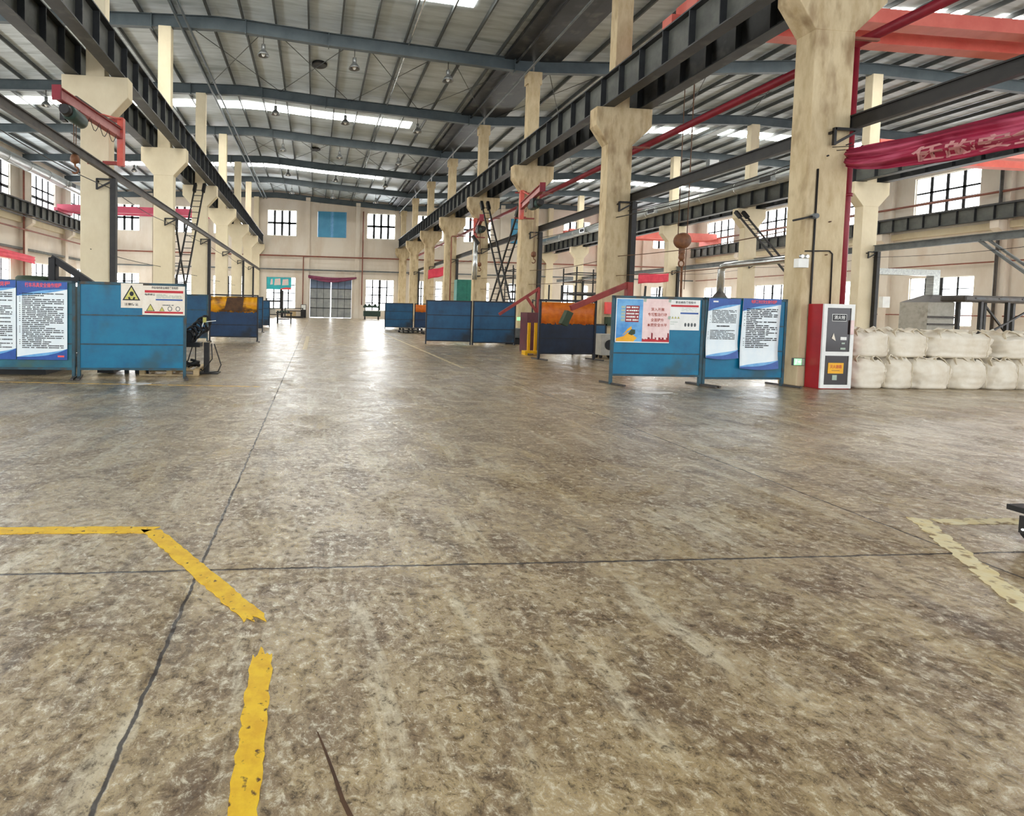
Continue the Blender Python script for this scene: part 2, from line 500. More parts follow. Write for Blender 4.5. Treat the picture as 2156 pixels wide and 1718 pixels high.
xs = [-24.9, -18, -8.5, -4.6, -3.34, 0.4, XR, 14, 20.5, 23.2, 27.95, 31, 47.2]
dk = MB()
prof = [(x, roof_under(x) + RD + PD) for x in xs] + [(x, roof_under(x) + RD + PD + 0.12) for x in reversed(xs)]
vs = []
nn = len(xs)
for y in (YB, YF + 0.4):
    vs += [(x, y, z) for x, z in prof]
fs = []
for i in range(nn - 1):
    j = 2 * nn - 1 - i
    fs.append((i, i + 1, 2 * nn + i + 1, 2 * nn + i))
    fs.append((j, j - 1, 2 * nn + j - 1, 2 * nn + j))
    fs.append((i, i + 1, j - 1, j)); fs.append((2 * nn + i, 2 * nn + i + 1, 2 * nn + j - 1, 2 * nn + j))
dk.add(vs, fs)
ceiling = struct(dk.build('ceiling', 'roof'))
x = -24.2
while x < 47:
    zt = roof_under(x) + RD + PD
    MB().box(x - 0.035, x + 0.035, YB, YF, zt - PD - 0.01, zt - 0.03).build('purlin', 'purlin', ceiling)
    x += 1.48
# bright conduit under the purlins of the middle bay
for xc in (4.1,):
    zt = roof_under(xc) + RD
    MB().tube([(xc, YB, zt - 0.05), (xc, YF, zt - 0.05)], 0.04, 8).build('conduit', 'chrome', ceiling)
# wind bracing rods
for k in (2, 4, 6):
    for a in (-6.4, -2.3, 1.9, 6.0, 10.8, 15.0, 19.2, 23.4):
        b = a + 4.1
        za, zb = roof_under(a) + RD - 0.06, roof_under(b) + RD - 0.06
        mb = MB().tube([(a, YK(k), za), (b, YK(k + 1), zb)], 0.018, 6)
        mb.tube([(a, YK(k + 1), za), (b, YK(k), zb)], 0.018, 6)
        mb.build('brace_rod', 'purlin', ceiling)

gz = roof_under(XR) + RD
MB().prism([(8.7, gz + 0.2), (8.7, gz + 0.02), (9.5, gz - 0.02), (XR + 0.6, gz - 0.02), (XR + 1.3, gz + 0.02), (XR + 1.3, gz + 0.2)], 'Y', YB, YF).build('valley_gutter', 'girder', ceiling)
MB().tube([(9.62, YB, gz - 0.75), (9.62, YF, gz - 0.75)], 0.05, 8).build('conduit', 'greypipe', ceiling)
MB().tube([(9.3, YB, gz - 0.12), (9.3, YF, gz - 0.12)], 0.05, 8).build('conduit', 'girder', ceiling)
for xc in (-6.1, -5.75):
    MB().tube([(xc, YB, roof_under(xc) - 0.1), (xc, YF, roof_under(xc) - 0.1)], 0.055, 8).build('conduit', 'rafter', ceiling)
for xv, yv in ((0.0, 28.8), (-0.2, 44.2)):
    zv = roof_under(xv) + RD + PD - 0.14
    MB().lathe([(0.36, zv), (0.4, zv + 0.03), (0.4, zv + 0.13)], (xv, yv, 0), 20).build('roof_vent', 'black', ceiling)

def wall_grid(name, axis, pos, th, u0, u1, z1fn, holes, m='wall'):
    """wall with window openings; axis 'X' = wall plane normal X (u is Y), 'Y' = normal Y (u is X)"""
    us = sorted(set([u0, u1] + [h for hh in holes for h in hh[:2]]))
    zs = sorted(set([0.0] + [h for hh in holes for h in hh[2:]]))
    mb = MB()
    for a, b in zip(us, us[1:]):
        top = max(z1fn(a), z1fn(b))
        zz = zs + [top]
        run = None
        for c, d in zip(zz, zz[1:]):
            cu, cz = (a + b) / 2, (c + d) / 2
            if any(h[0] < cu < h[1] and h[2] < cz < h[3] for h in holes):
                if run: 
                    mb.box(*( (pos, pos + th, a, b) if axis == 'X' else (a, b, pos, pos + th)), *run); run = None
            else:
                run = (run[0], d) if run else (c, d)
        if run:
            mb.box(*((pos, pos + th, a, b) if axis == 'X' else (a, b, pos, pos + th)), *run)
    return struct(mb.build(name, m))

WN = [0]
def window(axis, pos, inward, u0, u1, z0, z1, cols, zbars, thick=None, m='pane'):
    """a window_n: frame bars and daylit panes set in the middle of the wall"""
    WN[0] += 1
    o = bpy.data.objects.new('window_%d' % WN[0], None)
    COL.objects.link(o)
    o.location = (pos, (u0 + u1) / 2, z0) if axis == 'X' else ((u0 + u1) / 2, pos, z0)
    struct(o)
    def bx(mb, a, b, c, d, p0, p1):
        if axis == 'X': mb.box(pos + min(p0, p1), pos + max(p0, p1), a, b, c, d)
        else: mb.box(a, b, pos + min(p0, p1), pos + max(p0, p1), c, d)
    s = inward
    f = MB()
    w = (0.075 if z0 > 5 else 0.055) * (1.35 if axis == 'Y' else 1.0)
    bx(f, u0, u0 + 0.07, z0, z1, 0, s * 0.08); bx(f, u1 - 0.07, u1, z0, z1, 0, s * 0.08)
    bx(f, u0, u1, z0, z0 + 0.07, 0, s * 0.08); bx(f, u0, u1, z1 - 0.07, z1, 0, s * 0.08)
    f.build('window_frame', 'white', o, True)
    g = MB()
    for i in range(1, cols):
        u = u0 + (u1 - u0) * i / cols
        ww = w * ((1.3 if z0 > 5 else 1.9) if thick and i in thick else 1.0)
        bx(g, u - ww, u + ww, z0, z1, 0, s * 0.06)
    for zb, hw in zbars:
        bx(g, u0, u1, z0 + (z1 - z0) * zb - hw, z0 + (z1 - z0) * zb + hw, 0, s * 0.06)
    g.build('glazing_bar', 'mullion', o, True)
    pn = MB()
    bx(pn, u0, u1, z0, z1, -s * 0.02, -s * 0.04)
    pn.build('pane', m, o, True)
    return o

UP = (9.35, 12.3)
LO = (0.95, 4.62)
far_holes = []; far_w = []
for bay_c in (-15.75, 1.8, 19.1, 37.2):
    for j, dx in enumerate((-5.75, 0.0, 5.75)):
        a, b = bay_c + dx - 1.68, bay_c + dx + 1.68
        far_holes.append((a, b) + UP)
        blue = (bay_c == 1.8 and j == 1) or (bay_c == 19.1 and j == 2)
        far_w.append((a, b, UP, blue))
        if not (bay_c == 1.8 and j == 1):
            far_holes.append((a, b) + LO)
            far_w.append((a, b, LO, False))
DOOR = (-0.62, 4.26, 0.0, 4.6)
far_holes.append(DOOR)
far_holes = [h if h != DOOR else DOOR for h in far_holes]
wall_grid('wall_far', 'Y', YF, 0.35, XWL - 0.3, XWR + 0.3, lambda u: roof_under(u) + RD + PD, far_holes)
for a, b, (z0, z1), blue in far_w:
    if blue: continue
    if z0 > 5: window('Y', YF + 0.18, -1, a, b, z0, z1, 4, [(0.5, 0.12)], (1, 2, 3))
    else: window('Y', YF + 0.18, -1, a, b, z0, z1, 4, [(0.25, 0.055), (0.5, 0.055), (0.75, 0.055)], (2,))
side_holes = []
for k in range(-3, 7):
    c = YK(k) + 3.75
    side_holes.append((c - 2.1, c + 2.1, 9.5, 12.4)); side_holes.append((c - 2.1, c + 2.1, 0.95, 4.65))
side_holes = [h for h in side_holes if h[0] > YB + 0.2]
wall_grid('wall_left', 'X', XWL - 0.35, 0.35, YB, YF, lambda u: roof_under(-24.7) + RD + PD, side_holes)
wall_grid('wall_right', 'X', XWR, 0.35, YB, YF, lambda u: roof_under(47) + RD + PD, side_holes)
for (a, b, z0, z1) in side_holes:
    if b < 20: continue
    for pos, s in ((XWL - 0.18, 1), (XWR + 0.18, -1)):
        if z0 > 5: window('X', pos, s, a, b, z0, z1, 4, [(0.30, 0.12), (0.58, 0.07)], (1, 2, 3))
        else: window('X', pos, s, a, b, z0, z1, 4, [(0.25, 0.03), (0.5, 0.03), (0.75, 0.03)], (2,))
# windows beside and behind the camera: plain daylit openings of the same kind
for (a, b, z0, z1) in side_holes:
    if b >= 20: continue
    for pos, s in ((XWL - 0.18, 1), (XWR + 0.18, -1)):
        window('X', pos, s, a, b, z0, z1, 2, [(0.5, 0.04)])

# wall pilasters, ring beams and ledges: the setting's trim
TN = [0]
def trim(mb, m='wall'):
    TN[0] += 1
    return struct(mb.build('trim_%d' % TN[0], m))
for k in range(1, 7):
    trim(MB().box(XWL, XWL + 0.35, YK(k) - 0.3, YK(k) + 0.3, 0, 12.85).prism([(XWL + 0.3, 7.2), (XWL + 1.0, 7.75), (XWL + 1.0, 8.28), (XWL + 0.3, 8.28)], 'Y', YK(k) - 0.25, YK(k) + 0.25))
    trim(MB().box(XWR - 0.35, XWR, YK(k) - 0.3, YK(k) + 0.3, 0, 12.85).prism([(XWR - 0.3, 7.2), (XWR - 1.0, 7.75), (XWR - 1.0, 8.28), (XWR - 0.3, 8.28)], 'Y', YK(k) - 0.25, YK(k) + 0.25))
for px in (-1.0, 4.8, -12.6, -18.6, 13.9, 16.3, 22.1, 34.3, 40.1):
    trim(MB().box(px - 0.26, px + 0.26, YF - 0.22, YF, 0, roof_under(px) + 0.4))
trim(MB().box(XWR - 0.25, XWR, YB, YF - 0.3, 7.75, 8.22), 'cream')
trim(MB().box(XWL, XWL + 0.25, YB, YF - 0.3, 7.75, 8.22), 'cream')
trim(MB().box(XWL, XWL + 0.3, YB, YF - 0.3, 5.5, 5.68), 'girderweb')
for z in (5.9, 6.35):
    trim(MB().box(XWL + 0.4, XWR - 0.4, YF - 0.05, YF, z - 0.06, z + 0.06), 'wall')

# blue shutters on the far wall
def shutter(cx, lab):
    r = thing('wall_shutter', lab, 'shutter', (cx, YF - 0.02, UP[0]))
    for s_ in (-1, 1):
        x0, x1 = (cx - 1.66, cx - 0.1) if s_ < 0 else (cx + 0.1, cx + 1.66)
        MB().box(x0, x1, YF - 0.08, YF + 0.1, UP[0], UP[1]).build('shutter_leaf', 'shutter', r, True)
    mb = MB()
    for xx in (-1.58, -0.16, 0.16, 1.58):
        mb.box(cx + xx - 0.02, cx + xx + 0.02, YF - 0.1, YF - 0.07, UP[0], UP[1])
    mb.box(cx - 0.1, cx + 0.1, YF - 0.06, YF + 0.1, UP[0], UP[1])
    mb.build('edge_strip', 'posterl', r, True)
shutter(1.8, 'turquoise blue closed shutter between the two windows above the big door')
shutter(24.85, 'turquoise blue closed shutter high on the far wall behind the ladders')

# big door
door = bpy.data.objects.new('door_1', None); COL.objects.link(door); door.location = (1.82, YF + 0.15, 0); struct(door)
for i, (x0, x1) in enumerate(((DOOR[0] + 0.03, 1.78), (1.87, DOOR[1] - 0.03))):
    lf = MB().box(x0, x1, YF + 0.12, YF + 0.18, 0.05, 3.4).build('door_leaf', 'doorgrey', door, True)
    MB().box(x0, x1, YF + 0.12, YF + 0.18, 3.4, 4.5).build('upper_leaf', 'doorblue', door, True)
    mb = MB()
    for zz in (1.15, 2.25, 3.4):
        mb.box(x0, x1, YF + 0.07, YF + 0.12, zz - 0.04, zz + 0.04)
    for q in (0.33, 0.66):
        xx = x0 + (x1 - x0) * q
        mb.box(xx - 0.02, xx + 0.02, YF + 0.09, YF + 0.12, 0.05, 4.5)
    mb.build('door_rail', 'girder', door, True)
MB().box(1.79, 1.86, YF + 0.2, YF + 0.22, 0.0, 4.5).box(1.86, 3.3, YF + 0.2, YF + 0.22, 0.0, 0.07).box(-0.5, 1.0, YF + 0.2, YF + 0.22, 0.0, 0.06).build('daylight_gap', 'pane', door, True)
MB().box(DOOR[0], DOOR[1], YF + 0.03, YF + 0.3, 4.5, 4.62).build('door_lintel', 'cream', door, True)

# translucent roof strips
SKN = ['nearest', 'middle', 'farthest']
for yi, yc in enumerate((21.3, 36.3, 51.4)):
    for bay, (a, b) in (('left bay', (-20.2, -7.6)), ('middle bay', (-6.55, 6.2)), ('bay right of the red fire pipe', (14.5, 27.2)), ('far right bay', (28.8, 40.5))):
        n = 9
        r = thing('roof_skylight', 'bright translucent roof strip, %s of those over the %s' % (SKN[yi], bay), 'skylight', ((a + b) / 2, yc, roof_under((a + b) / 2) + RD + PD - 0.03), 0, 'translucent strips in the roof')
        for i in range(n):
            x0, x1 = a + (b - a) * i / n, a + (b - a) * (i + 1) / n
            z0, z1 = roof_under(x0) + RD + PD - 0.02, roof_under(x1) + RD + PD - 0.02
            MB().add([(x0, yc - 0.6, z0), (x1, yc - 0.6, z1), (x1, yc + 0.6, z1), (x0, yc + 0.6, z0), (x0, yc - 0.6, z0 + 0.015), (x1, yc - 0.6, z1 + 0.015), (x1, yc + 0.6, z1 + 0.015), (x0, yc + 0.6, z0 + 0.015)],
                     [(0, 1, 2, 3), (4, 5, 6, 7), (0, 1, 5, 4), (1, 2, 6, 5), (2, 3, 7, 6), (3, 0, 4, 7)]).build('roof_sheet', 'skysheet', r, True)

# ------------------------------------------------------------------ rafters
def rafter(k, xa, xb, lab):
    y = YK(k)
    r = thing('roof_rafter', lab, 'roof beam', ((xa + xb) / 2, y, roof_under((xa + xb) / 2)), 0, 'steel roof rafters')
    pts = sorted(set([xa, xb] + [q for q in xs if xa < q < xb]))
    def strip(t0, t1, hw, nm):
        out = [(q, roof_under(q) + t0) for q in pts] + [(q, roof_under(q) + t1) for q in reversed(pts)]
        MB().prism(out, 'Y', y - hw, y + hw).build(nm, 'rafter', r, True)
    strip(0.025, RD - 0.03, 0.012, 'web')
    strip(0.0, 0.025, 0.12, 'bottom_flange')
    strip(RD - 0.03, RD - 0.004, 0.12, 'top_flange')
    for sx in (xa + 0.9, (xa + xb) / 2 + 0.6, xb - 0.9) if xb - xa < 30 else (XL - 0.6, -3.34, 0.4, xb - 0.9):
        if xa < sx < xb:
            z = roof_under(sx)
            MB().box(sx - 0.02, sx + 0.02, y - 0.14, y + 0.14, z - 0.06, z + RD).build('splice_plate', 'rafter', r, True)
for k in range(0, 8):
    yk = min(YK(k), YF - 0.3)
    rafter(k, -24.5, XR - 0.05, 'long blue grey roof rafter over the left and middle bays, %s from the front' % ORD[k + 1])
    rafter(k, XR + 0.05, 46.8, 'long blue grey roof rafter over the right hand bays, %s from the front' % ORD[k + 1])

# ------------------------------------------------------------------ columns
def column(X, k, m, lab, group, off=0.0):
    y = YK(k)
    r = thing('concrete_column', lab, 'column', (X, y, 0), 0, group)
    hd = 0.22
    MB().box(X - 0.43, X + 0.43, y - hd, y + hd, 0, 7.08).build('shaft', m, r, True, bevel=0.02)
    hw = 0.98
    c = X + off
    pts = [(X - 0.43, 7.06), (X + 0.43, 7.06), (c + hw, 7.68), (c + hw, 8.29), (c - hw, 8.29), (c - hw, 7.68)]
    MB().prism(pts, 'Y', y - hd - 0.01, y + hd + 0.01).build('bracket', m, r, True, bevel=0.02)
    MB().box(X - 0.28, X + 0.28, y - hd + 0.02, y + hd - 0.02, 8.28, roof_under(X) + 0.02).build('upper_shaft', m, r, True, bevel=0.02)
    if m == 'dirty':
        MB().box(X - 0.36, X + 0.36, y - hd + 0.03, y + hd - 0.03, roof_under(X) - 0.55, roof_under(X) + 0.01).build('column_head', m, r, True)
    return r
for k in range(1, 8):
    column(XL, min(k, 6.98), 'cream', 'clean cream concrete column with flared crane bracket, %s from the front in the left row' % ORD[k], 'columns of the left row')
for k in range(0, 8):
    lab = 'stained cream concrete column with flared bracket, %s from the front in the right row' % ORD[k + 1]
    if k == 0: lab = 'big stained concrete column with flared bracket, right behind the red fire cabinet'
    column(XR, min(k, 6.98), 'dirty', lab, 'columns of the right row', 0.1)
for k in range(2, 8):
    lab = 'cream concrete column with flared bracket, %s in the row deep in the right bays' % ORD[k - 1]
    column(XR2, min(k, 6.98), 'cream', lab, 'columns deep in the right bays')

# ------------------------------------------------------------------ crane runway girders
stiff_mesh = {}
def girder(X, m_web, lab, group, y0=-6.0, y1=YF - 0.4, open_side=1):
    r = thing('crane_runway_girder', lab, 'crane girder', (X, (y0 + y1) / 2, 8.3), 0, group)
    MB().box(X - 0.2, X + 0.2, y0, y1, 8.295, 8.33).build('bottom_flange', 'girder', r, True)
    MB().box(X - 0.2, X + 0.2, y0, y1, 9.26, 9.3).build('top_flange', 'girder', r, True)
    MB().box(X - 0.012, X + 0.012, y0, y1, 8.33, 9.26).build('web', m_web, r, True)
    MB().box(X - 0.04, X + 0.04, y0, y1, 9.3, 9.42).build('crane_rail', 'rail', r, True)
    first = None
    y = YK(-2)
    while y < y1:
        if y > max(y0, 4.0):
            if first is None:
                first = MB().box(-0.19, 0.19, -0.012, 0.012, 8.33 - 8.3, 9.26 - 8.3).build('stiffener', 'girder', r)
                first.location = (0, y - (y0 + y1) / 2, 0)
            else:
                dup_part(first, r, (0, y - (y0 + y1) / 2, 0))
        y += S / 7.0
    return r
G = 0.69
girder(XL + G, 'girderweb', 'dark steel crane girder on the aisle side of the left column row', 'crane runway girders')
girder(XL - G, 'girderweb', 'dark steel crane girder on the outer side of the left column row', 'crane runway girders')
girder(9.68, 'girderweb', 'dark steel crane girder on the aisle side of the right column row', 'crane runway girders')
girder(10.98, 'girder', 'dark steel crane girder on the outer side of the right column row', 'crane runway girders')
girder(XR2 - G, 'girderweb', 'dark crane girder above the silver duct, near side of the row deep in the right', 'crane runway girders')
girder(XR2 + G, 'girder', 'dark crane girder on the far side of the column row deep in the right bays', 'crane runway girders')
girder(XWL + 0.95, 'girderweb', 'grey crane girder on brackets along the left outer wall', 'crane runway girders')
girder(XWR - 0.95, 'girderweb', 'grey blue crane girder on brackets along the right outer wall', 'crane runway girders')

# ------------------------------------------------------------------ floor markings
def jag_strip(name, p0, p1, w, m, lab, cat='floor line', jag0=0.0, jag1=0.0, miter0=0.0, miter1=0.0, seed=1, wob=0.006):
    rnd = random.Random(seed)
    a = Vector(p0); b = Vector(p1)
    d = (b - a).normalized(); nrm = Vector((-d.y, d.x))
    L = (b - a).length
    n = max(4, int(L / 0.03))
    left = []; right = []
    for i in range(n + 1):
        t = i / n
        le = a + d * (L * t) + nrm * (w / 2 + rnd.uniform(-wob, wob))
        ri = a + d * (L * t) - nrm * (w / 2 + rnd.uniform(-wob, wob))
        if i == 0: le += d * miter0; ri -= d * miter0
        if i == n: le += d * miter1; ri -= d * miter1
        left.append(le); right.append(ri)
    def teeth(c0, c1, dr, j):
        out = []
        if j:
            for q in range(1, 8):
                t = q / 8
                out.append(c0 + (c1 - c0) * t + dr * rnd.uniform(-0.4 * j, j))
        return out
    pts = left + teeth(left[-1], right[-1], d, jag1) + list(reversed(right)) + teeth(right[0], left[0], -d, jag0)
    o = MB().prism([(q.x, q.y) for q in pts], 'Z', 0.0005, 0.003).build(name, m)
    return tag(o, lab, cat, 'painted lines on the floor')
jag_strip('floor_line', (-2.6, 3.40), (-0.975, 3.365), 0.095, 'linepaint', 'yellow floor line running straight out of the left edge of the frame', miter1=0.035, seed=2)
jag_strip('floor_line', (-0.985, 3.365), (-0.245, 2.385), 0.095, 'linepaint', 'diagonal yellow floor line crossing the dark joint, with a torn end', jag1=0.06, miter0=0.04, seed=3)
jag_strip('floor_line', (-0.185, 2.13), (-0.17, 1.15), 0.085, 'linepaint', 'upright yellow floor line in the foreground with a ragged far end', jag0=0.07, seed=4)
jag_strip('floor_line', (4.28, 3.36), (3.5, 2.22), 0.11, 'linepale', 'faded yellow diagonal floor line at the right edge of the frame', jag1=0.05, seed=5, wob=0.012)
jag_strip('floor_line', (4.36, 3.30), (5.6, 3.27), 0.09, 'linepale', 'pale worn floor line beside the black caster at the right edge', seed=6, wob=0.012)
jag_strip('floor_line', (-9.0, 9.75), (-0.9, 9.25), 0.05, 'linefaint', 'thin amber floor line in front of the left blue screens', seed=7, wob=0.012)
jag_strip('floor_line', (3.55, 12.5), (3.65, 30.0), 0.08, 'linedust', 'long pale floor line down the right side of the aisle', seed=8, wob=0.015)
jag_strip('floor_line', (-0.3, 17.2), (-0.3, 24.5), 0.14, 'linedust', 'short pale painted strip beside the aisle joint far off', seed=9, wob=0.015)

def spill(lab, cx, cy, rx, ry, seed):
    rnd = random.Random(seed)
    pts = [(cx + rx * math.cos(t) * rnd.uniform(0.7, 1.1), cy + ry * math.sin(t) * rnd.uniform(0.7, 1.1)) for t in [2 * PI * i / 26 for i in range(26)]]
    tag(MB().prism(pts, 'Z', 0.0006, 0.004).build('powder_spill', 'debris'), lab, 'spill')
spill('small white powder spill on the floor before the left blue screen', -2.95, 9.45, 0.2, 0.13, 3)
spill('white powder spill on the floor before the right poster screen', 6.1, 8.95, 0.3, 0.12, 5)

# ------------------------------------------------------------------ welding screens
def local_axes(x0, y0, x1, y1):
    return math.atan2(y1 - y0, x1 - x0), math.hypot(x1 - x0, y1 - y0)

def screen(x0, y0, x1, y1, lab, sheet, frame, zt=1.75, zb=0.15, curtain=None, feet='xx', seams=(0.62, 1.15), group='blue welding screens', burn=None, post=0.05):
    """a standing screen; local x along its length, -y towards the camera side"""
    ang, L = local_axes(x0, y0, x1, y1)
    r = thing('welding_screen', lab, 'screen', (x0, y0, 0), ang, group)
    p = post
    top = zt - p
    mb = MB().box(p, L - p, -0.012, 0.012, zb + 0.04, (curtain[0] if curtain else top))
    mb.build('sheet', sheet, r)
    if seams:
        sm = MB()
        for z in seams:
            if z < (curtain[0] if curtain else top) - 0.05:
                sm.box(p, L - p, -0.02, 0.0, z - 0.012, z + 0.012)
        if sm.v: sm.build('seam', frame, r)
    MB().box(0, L, -p / 2, p / 2, top, zt).build('top_rail', frame, r)
    MB().box(p, L - p, -p / 2, p / 2, zb, zb + 0.04).build('bottom_rail', frame, r)
    for q in (0, 1):
        xx = q * (L - p)
        MB().box(xx, xx + p, -p / 2, p / 2, 0.0, zt).build('post', frame, r)
        if feet[q] != '-':
            MB().bar((xx + p / 2 - 0.06, 0.30, 0.02), (xx + p / 2 + 0.1, -0.34, 0.02), 0.05, 0.035).build('foot', 'rail', r)
    if curtain:
        rnd = random.Random(int(abs(x0) * 100))
        nx = 40
        vs = []; fs = []
        for j, z in enumerate((curtain[0] - 0.05, (curtain[0] + curtain[1]) / 2, curtain[1])):
            for i in range(nx + 1):
                xx = p + (L - 2 * p) * i / nx
                vs.append((xx, -0.02 + 0.012 * math.sin(i * 1.3 + j) + rnd.uniform(-0.004, 0.004), z + (rnd.uniform(-0.02, 0.03) if j == 0 else 0)))
        for j in range(2):
            for i in range(nx):
                a = j * (nx + 1) + i
                fs.append((a, a + 1, a + nx + 2, a + nx + 1))
        m_ = MB(); m_.add(vs, fs, True)
        c = m_.build('curtain', curtain[2], r)
        sd = c.modifiers.new('thick', 'SOLIDIFY'); sd.thickness = 0.003
        if burn:
            a, b = burn
            MB().poly([(a, curtain[0] + 0.03), (b, curtain[0] + 0.0), (b + 0.06, curtain[1] - 0.02), (a + 0.1, curtain[1] - 0.02)], y=-0.04, th=0.004).build('dark_patch', 'soot', r)
    return r

screen(-6.15, 10.06, -4.29, 10.08, 'weathered blue screen at the left edge carrying two rule posters', 'teal', 'bframe', feet='-x')
screen(-4.25, 10.08, -2.37, 10.2, 'scuffed bright blue screen carrying the dust warning sign', 'blue', 'bframe', feet='xx')
screen(5.77, 9.97, 7.62, 9.9, 'blue screen carrying the worker poster and the pink poster', 'blue', 'bframe', zt=1.74, zb=0.17, feet='xx', seams=(0.62,))
screen(7.66, 9.92, 9.46, 9.98, 'blue screen next to the fire cabinet carrying two curling rule scrolls', 'blue', 'bframe', zt=1.75, zb=0.13, feet='xx', seams=(0.7, 1.2))
screen(-3.89, 20.28, -2.1, 20.3, 'navy screen with yellow curtain top, left of the aisle', 'navy', 'dframe', zt=1.75, zb=0.16, curtain=(1.14, 1.66, 'yellowcurtain'), burn=(0.55, 1.2), group='screens with curtain tops')
screen(-5.6, 20.35, -3.94, 20.32, 'plain blue screen adjoining the yellow topped navy one', 'mblue', 'bframe', zt=1.72, zb=0.1)
screen(6.42, 14.9, 8.2, 15.0, 'sooty screen with torn orange curtain top on the right', 'sooty', 'dframe', zt=1.74, zb=0.16, curtain=(1.08, 1.66, 'orangecurtain'), group='screens with curtain tops', post=0.06)
screen(4.34, 20.75, 6.14, 20.6, 'plain dark blue screen, aisle side of the pair right of the aisle', 'mblue', 'dframe', zt=1.73, zb=0.12, feet='--')
screen(6.18, 20.6, 8.02, 20.85, 'dark blue screen with sooty base beside the yellow rack', 'mblue', 'dframe', zt=1.74, zb=0.08, feet='--')
screen(4.54, 34.7, 6.42, 34.75, 'small plain blue screen farthest off on the right of the aisle', 'mblue', 'dframe', zt=1.7, zb=0.1, feet='--')
screen(6.5, 34.7, 8.3, 34.75, 'far navy screen with an orange top, mostly hidden', 'navy', 'dframe', zt=1.69, zb=0.1, curtain=(1.18, 1.62, 'orangecurtain'), feet='--', group='screens with curtain tops')
screen(-4.4, 27.2, -2.58, 27.2, 'slim visible blue screen just behind the yellow topped one', 'mblue', 'dframe', zt=1.78, zb=0.2, feet='-x')
screen(-4.6, 34.0, -2.8, 34.0, 'low blue screen farthest off on the left of the aisle', 'mblue', 'dframe', zt=1.66, zb=0.1, feet='--')
screen(8.35, 16.7, 9.5, 16.7, 'low blue board behind the gap beside the sooty screen', 'mblue', 'dframe', zt=1.02, zb=0.3, feet='--', seams=None)

# ------------------------------------------------------------------ posters and signs on the screens
def poster(name, lab, cat, x0, x1, z0, z1, y, ang, m='posterw', group=None):
    """root at the sheet's centre; local x right, z up, -y to the viewer"""
    cx, cz = (x0 + x1) / 2, (z0 + z1) / 2
    r = thing(name, lab, cat, (cx, y, cz), ang, group)
    w, h = (x1 - x0) / 2, (z1 - z0) / 2
    MB().box(-w, w, -0.0015, 0.0015, -h, h).build('sheet', m, r)
    return r, w, h

def dash_lines(r, x0, x1, z0, z1, n, m, seed, y=-0.0025, hh=0.32, short=None, bullets=True):
    rnd = random.Random(seed)
    mb = MB()
    dz = (z1 - z0) / n
    for i in range(n):
        z = z1 - (i + 0.5) * dz
        x = x0
        end = x1 if rnd.random() > 0.33 else x0 + (x1 - x0) * rnd.uniform(0.3, 0.85)
        if short and i in short: end = x0 + (x1 - x0) * 0.25
        if bullets and rnd.random() > 0.45:
            mb.poly([(x - 0.05, z - dz * 0.15), (x - 0.03, z - dz * 0.15), (x - 0.03, z + dz * 0.15), (x - 0.05, z + dz * 0.15)], y)
        while x < end - 0.01:
            w = min(rnd.uniform(0.04, 0.2), end - x)
            # each run of characters: small upright blocks
            q = x
            while q < x + w - 0.004:
                cw = dz * rnd.uniform(0.35, 0.6)
                k = hh * rnd.uniform(0.75, 1.0)
                mb.poly([(q, z - dz * k), (min(q + cw, x + w), z - dz * k), (min(q + cw, x + w), z + dz * k), (q, z + dz * k)], y)
                q += cw + dz * 0.12
            x += w + rnd.uniform(0.008, 0.03)
    if mb.v: mb.build('text_lines', m, r)

def wave_header(r, w, h, drop0, drop1, m1='posterb', m2='posterl'):
    n = 16
    arc = []
    for i in range(n + 1):
        t = i / n
        arc.append((w - 2 * w * t, h - drop1 - (drop0 - drop1) * (t ** 2.2) + 0.0))
    MB().poly([(-w, h), (w, h)] + arc, -0.002).build('blue_header', m1, r)
    low = [(x, z - 0.055 * math.sin(PI * (x + w) / (2 * w)) ** 0.8) for x, z in arc]
    MB().poly(arc + list(reversed(low)), -0.0022).build('header_wave', m2, r)
def wave_footer(r, w, h, rise0, rise1):
    n = 16
    arc = [(-w + 2 * w * i / n, -h + rise0 + (rise1 - rise0) * (i / n) ** 3) for i in range(n + 1)]
    MB().poly([(w, -h), (-w, -h)] + arc, -0.002).build('blue_footer', 'posterb', r)
    up = [(x, z + 0.05 * math.sin(PI * (x + w) / (2 * w))) for x, z in arc]
    MB().poly(arc + list(reversed(up)), -0.0022).build('footer_wave', 'posterl', r)

a0 = math.atan2(0.02, 1.86)
def rule_poster(x0, x1, z0, z1, y, ang, lab, title, seed, n=29):
    r, w, h = poster('rule_poster', lab, 'poster', x0, x1, z0, z1, y, ang, 'posterw', 'rule posters on the screens')
    wave_header(r, w, h, 0.26, 0.13)
    wave_footer(r, w, h, 0.05, 0.2)
    if title: text_part('heading', title, 0.085, 'coral', r, 0.02, h - 0.07, -0.004, width=w * 1.45)
    dash_lines(r, -w + 0.09, w - 0.06, -h + 0.2, h - 0.2, n, 'ink', seed, -0.003)
    return r, w, h
r_, w_, h_ = rule_poster(-5.26, -4.41, 0.33, 1.725, 10.03, a0, 'white rule poster with coral heading beside the screen post, left side', '行车吊具安全操作规程', 11)
MB().poly([(w_ - 0.16, -h_ + 0.05), (w_ - 0.05, -h_ + 0.05), (w_ - 0.05, -h_ + 0.08), (w_ - 0.16, -h_ + 0.08)], -0.004).build('red_mark', 'coral', r_)
r_, w_, h_ = rule_poster(-6.12, -5.28, 0.33, 1.735, 10.03, a0, 'white rule poster cut off by the left edge of the frame', '安全操作规程', 12)

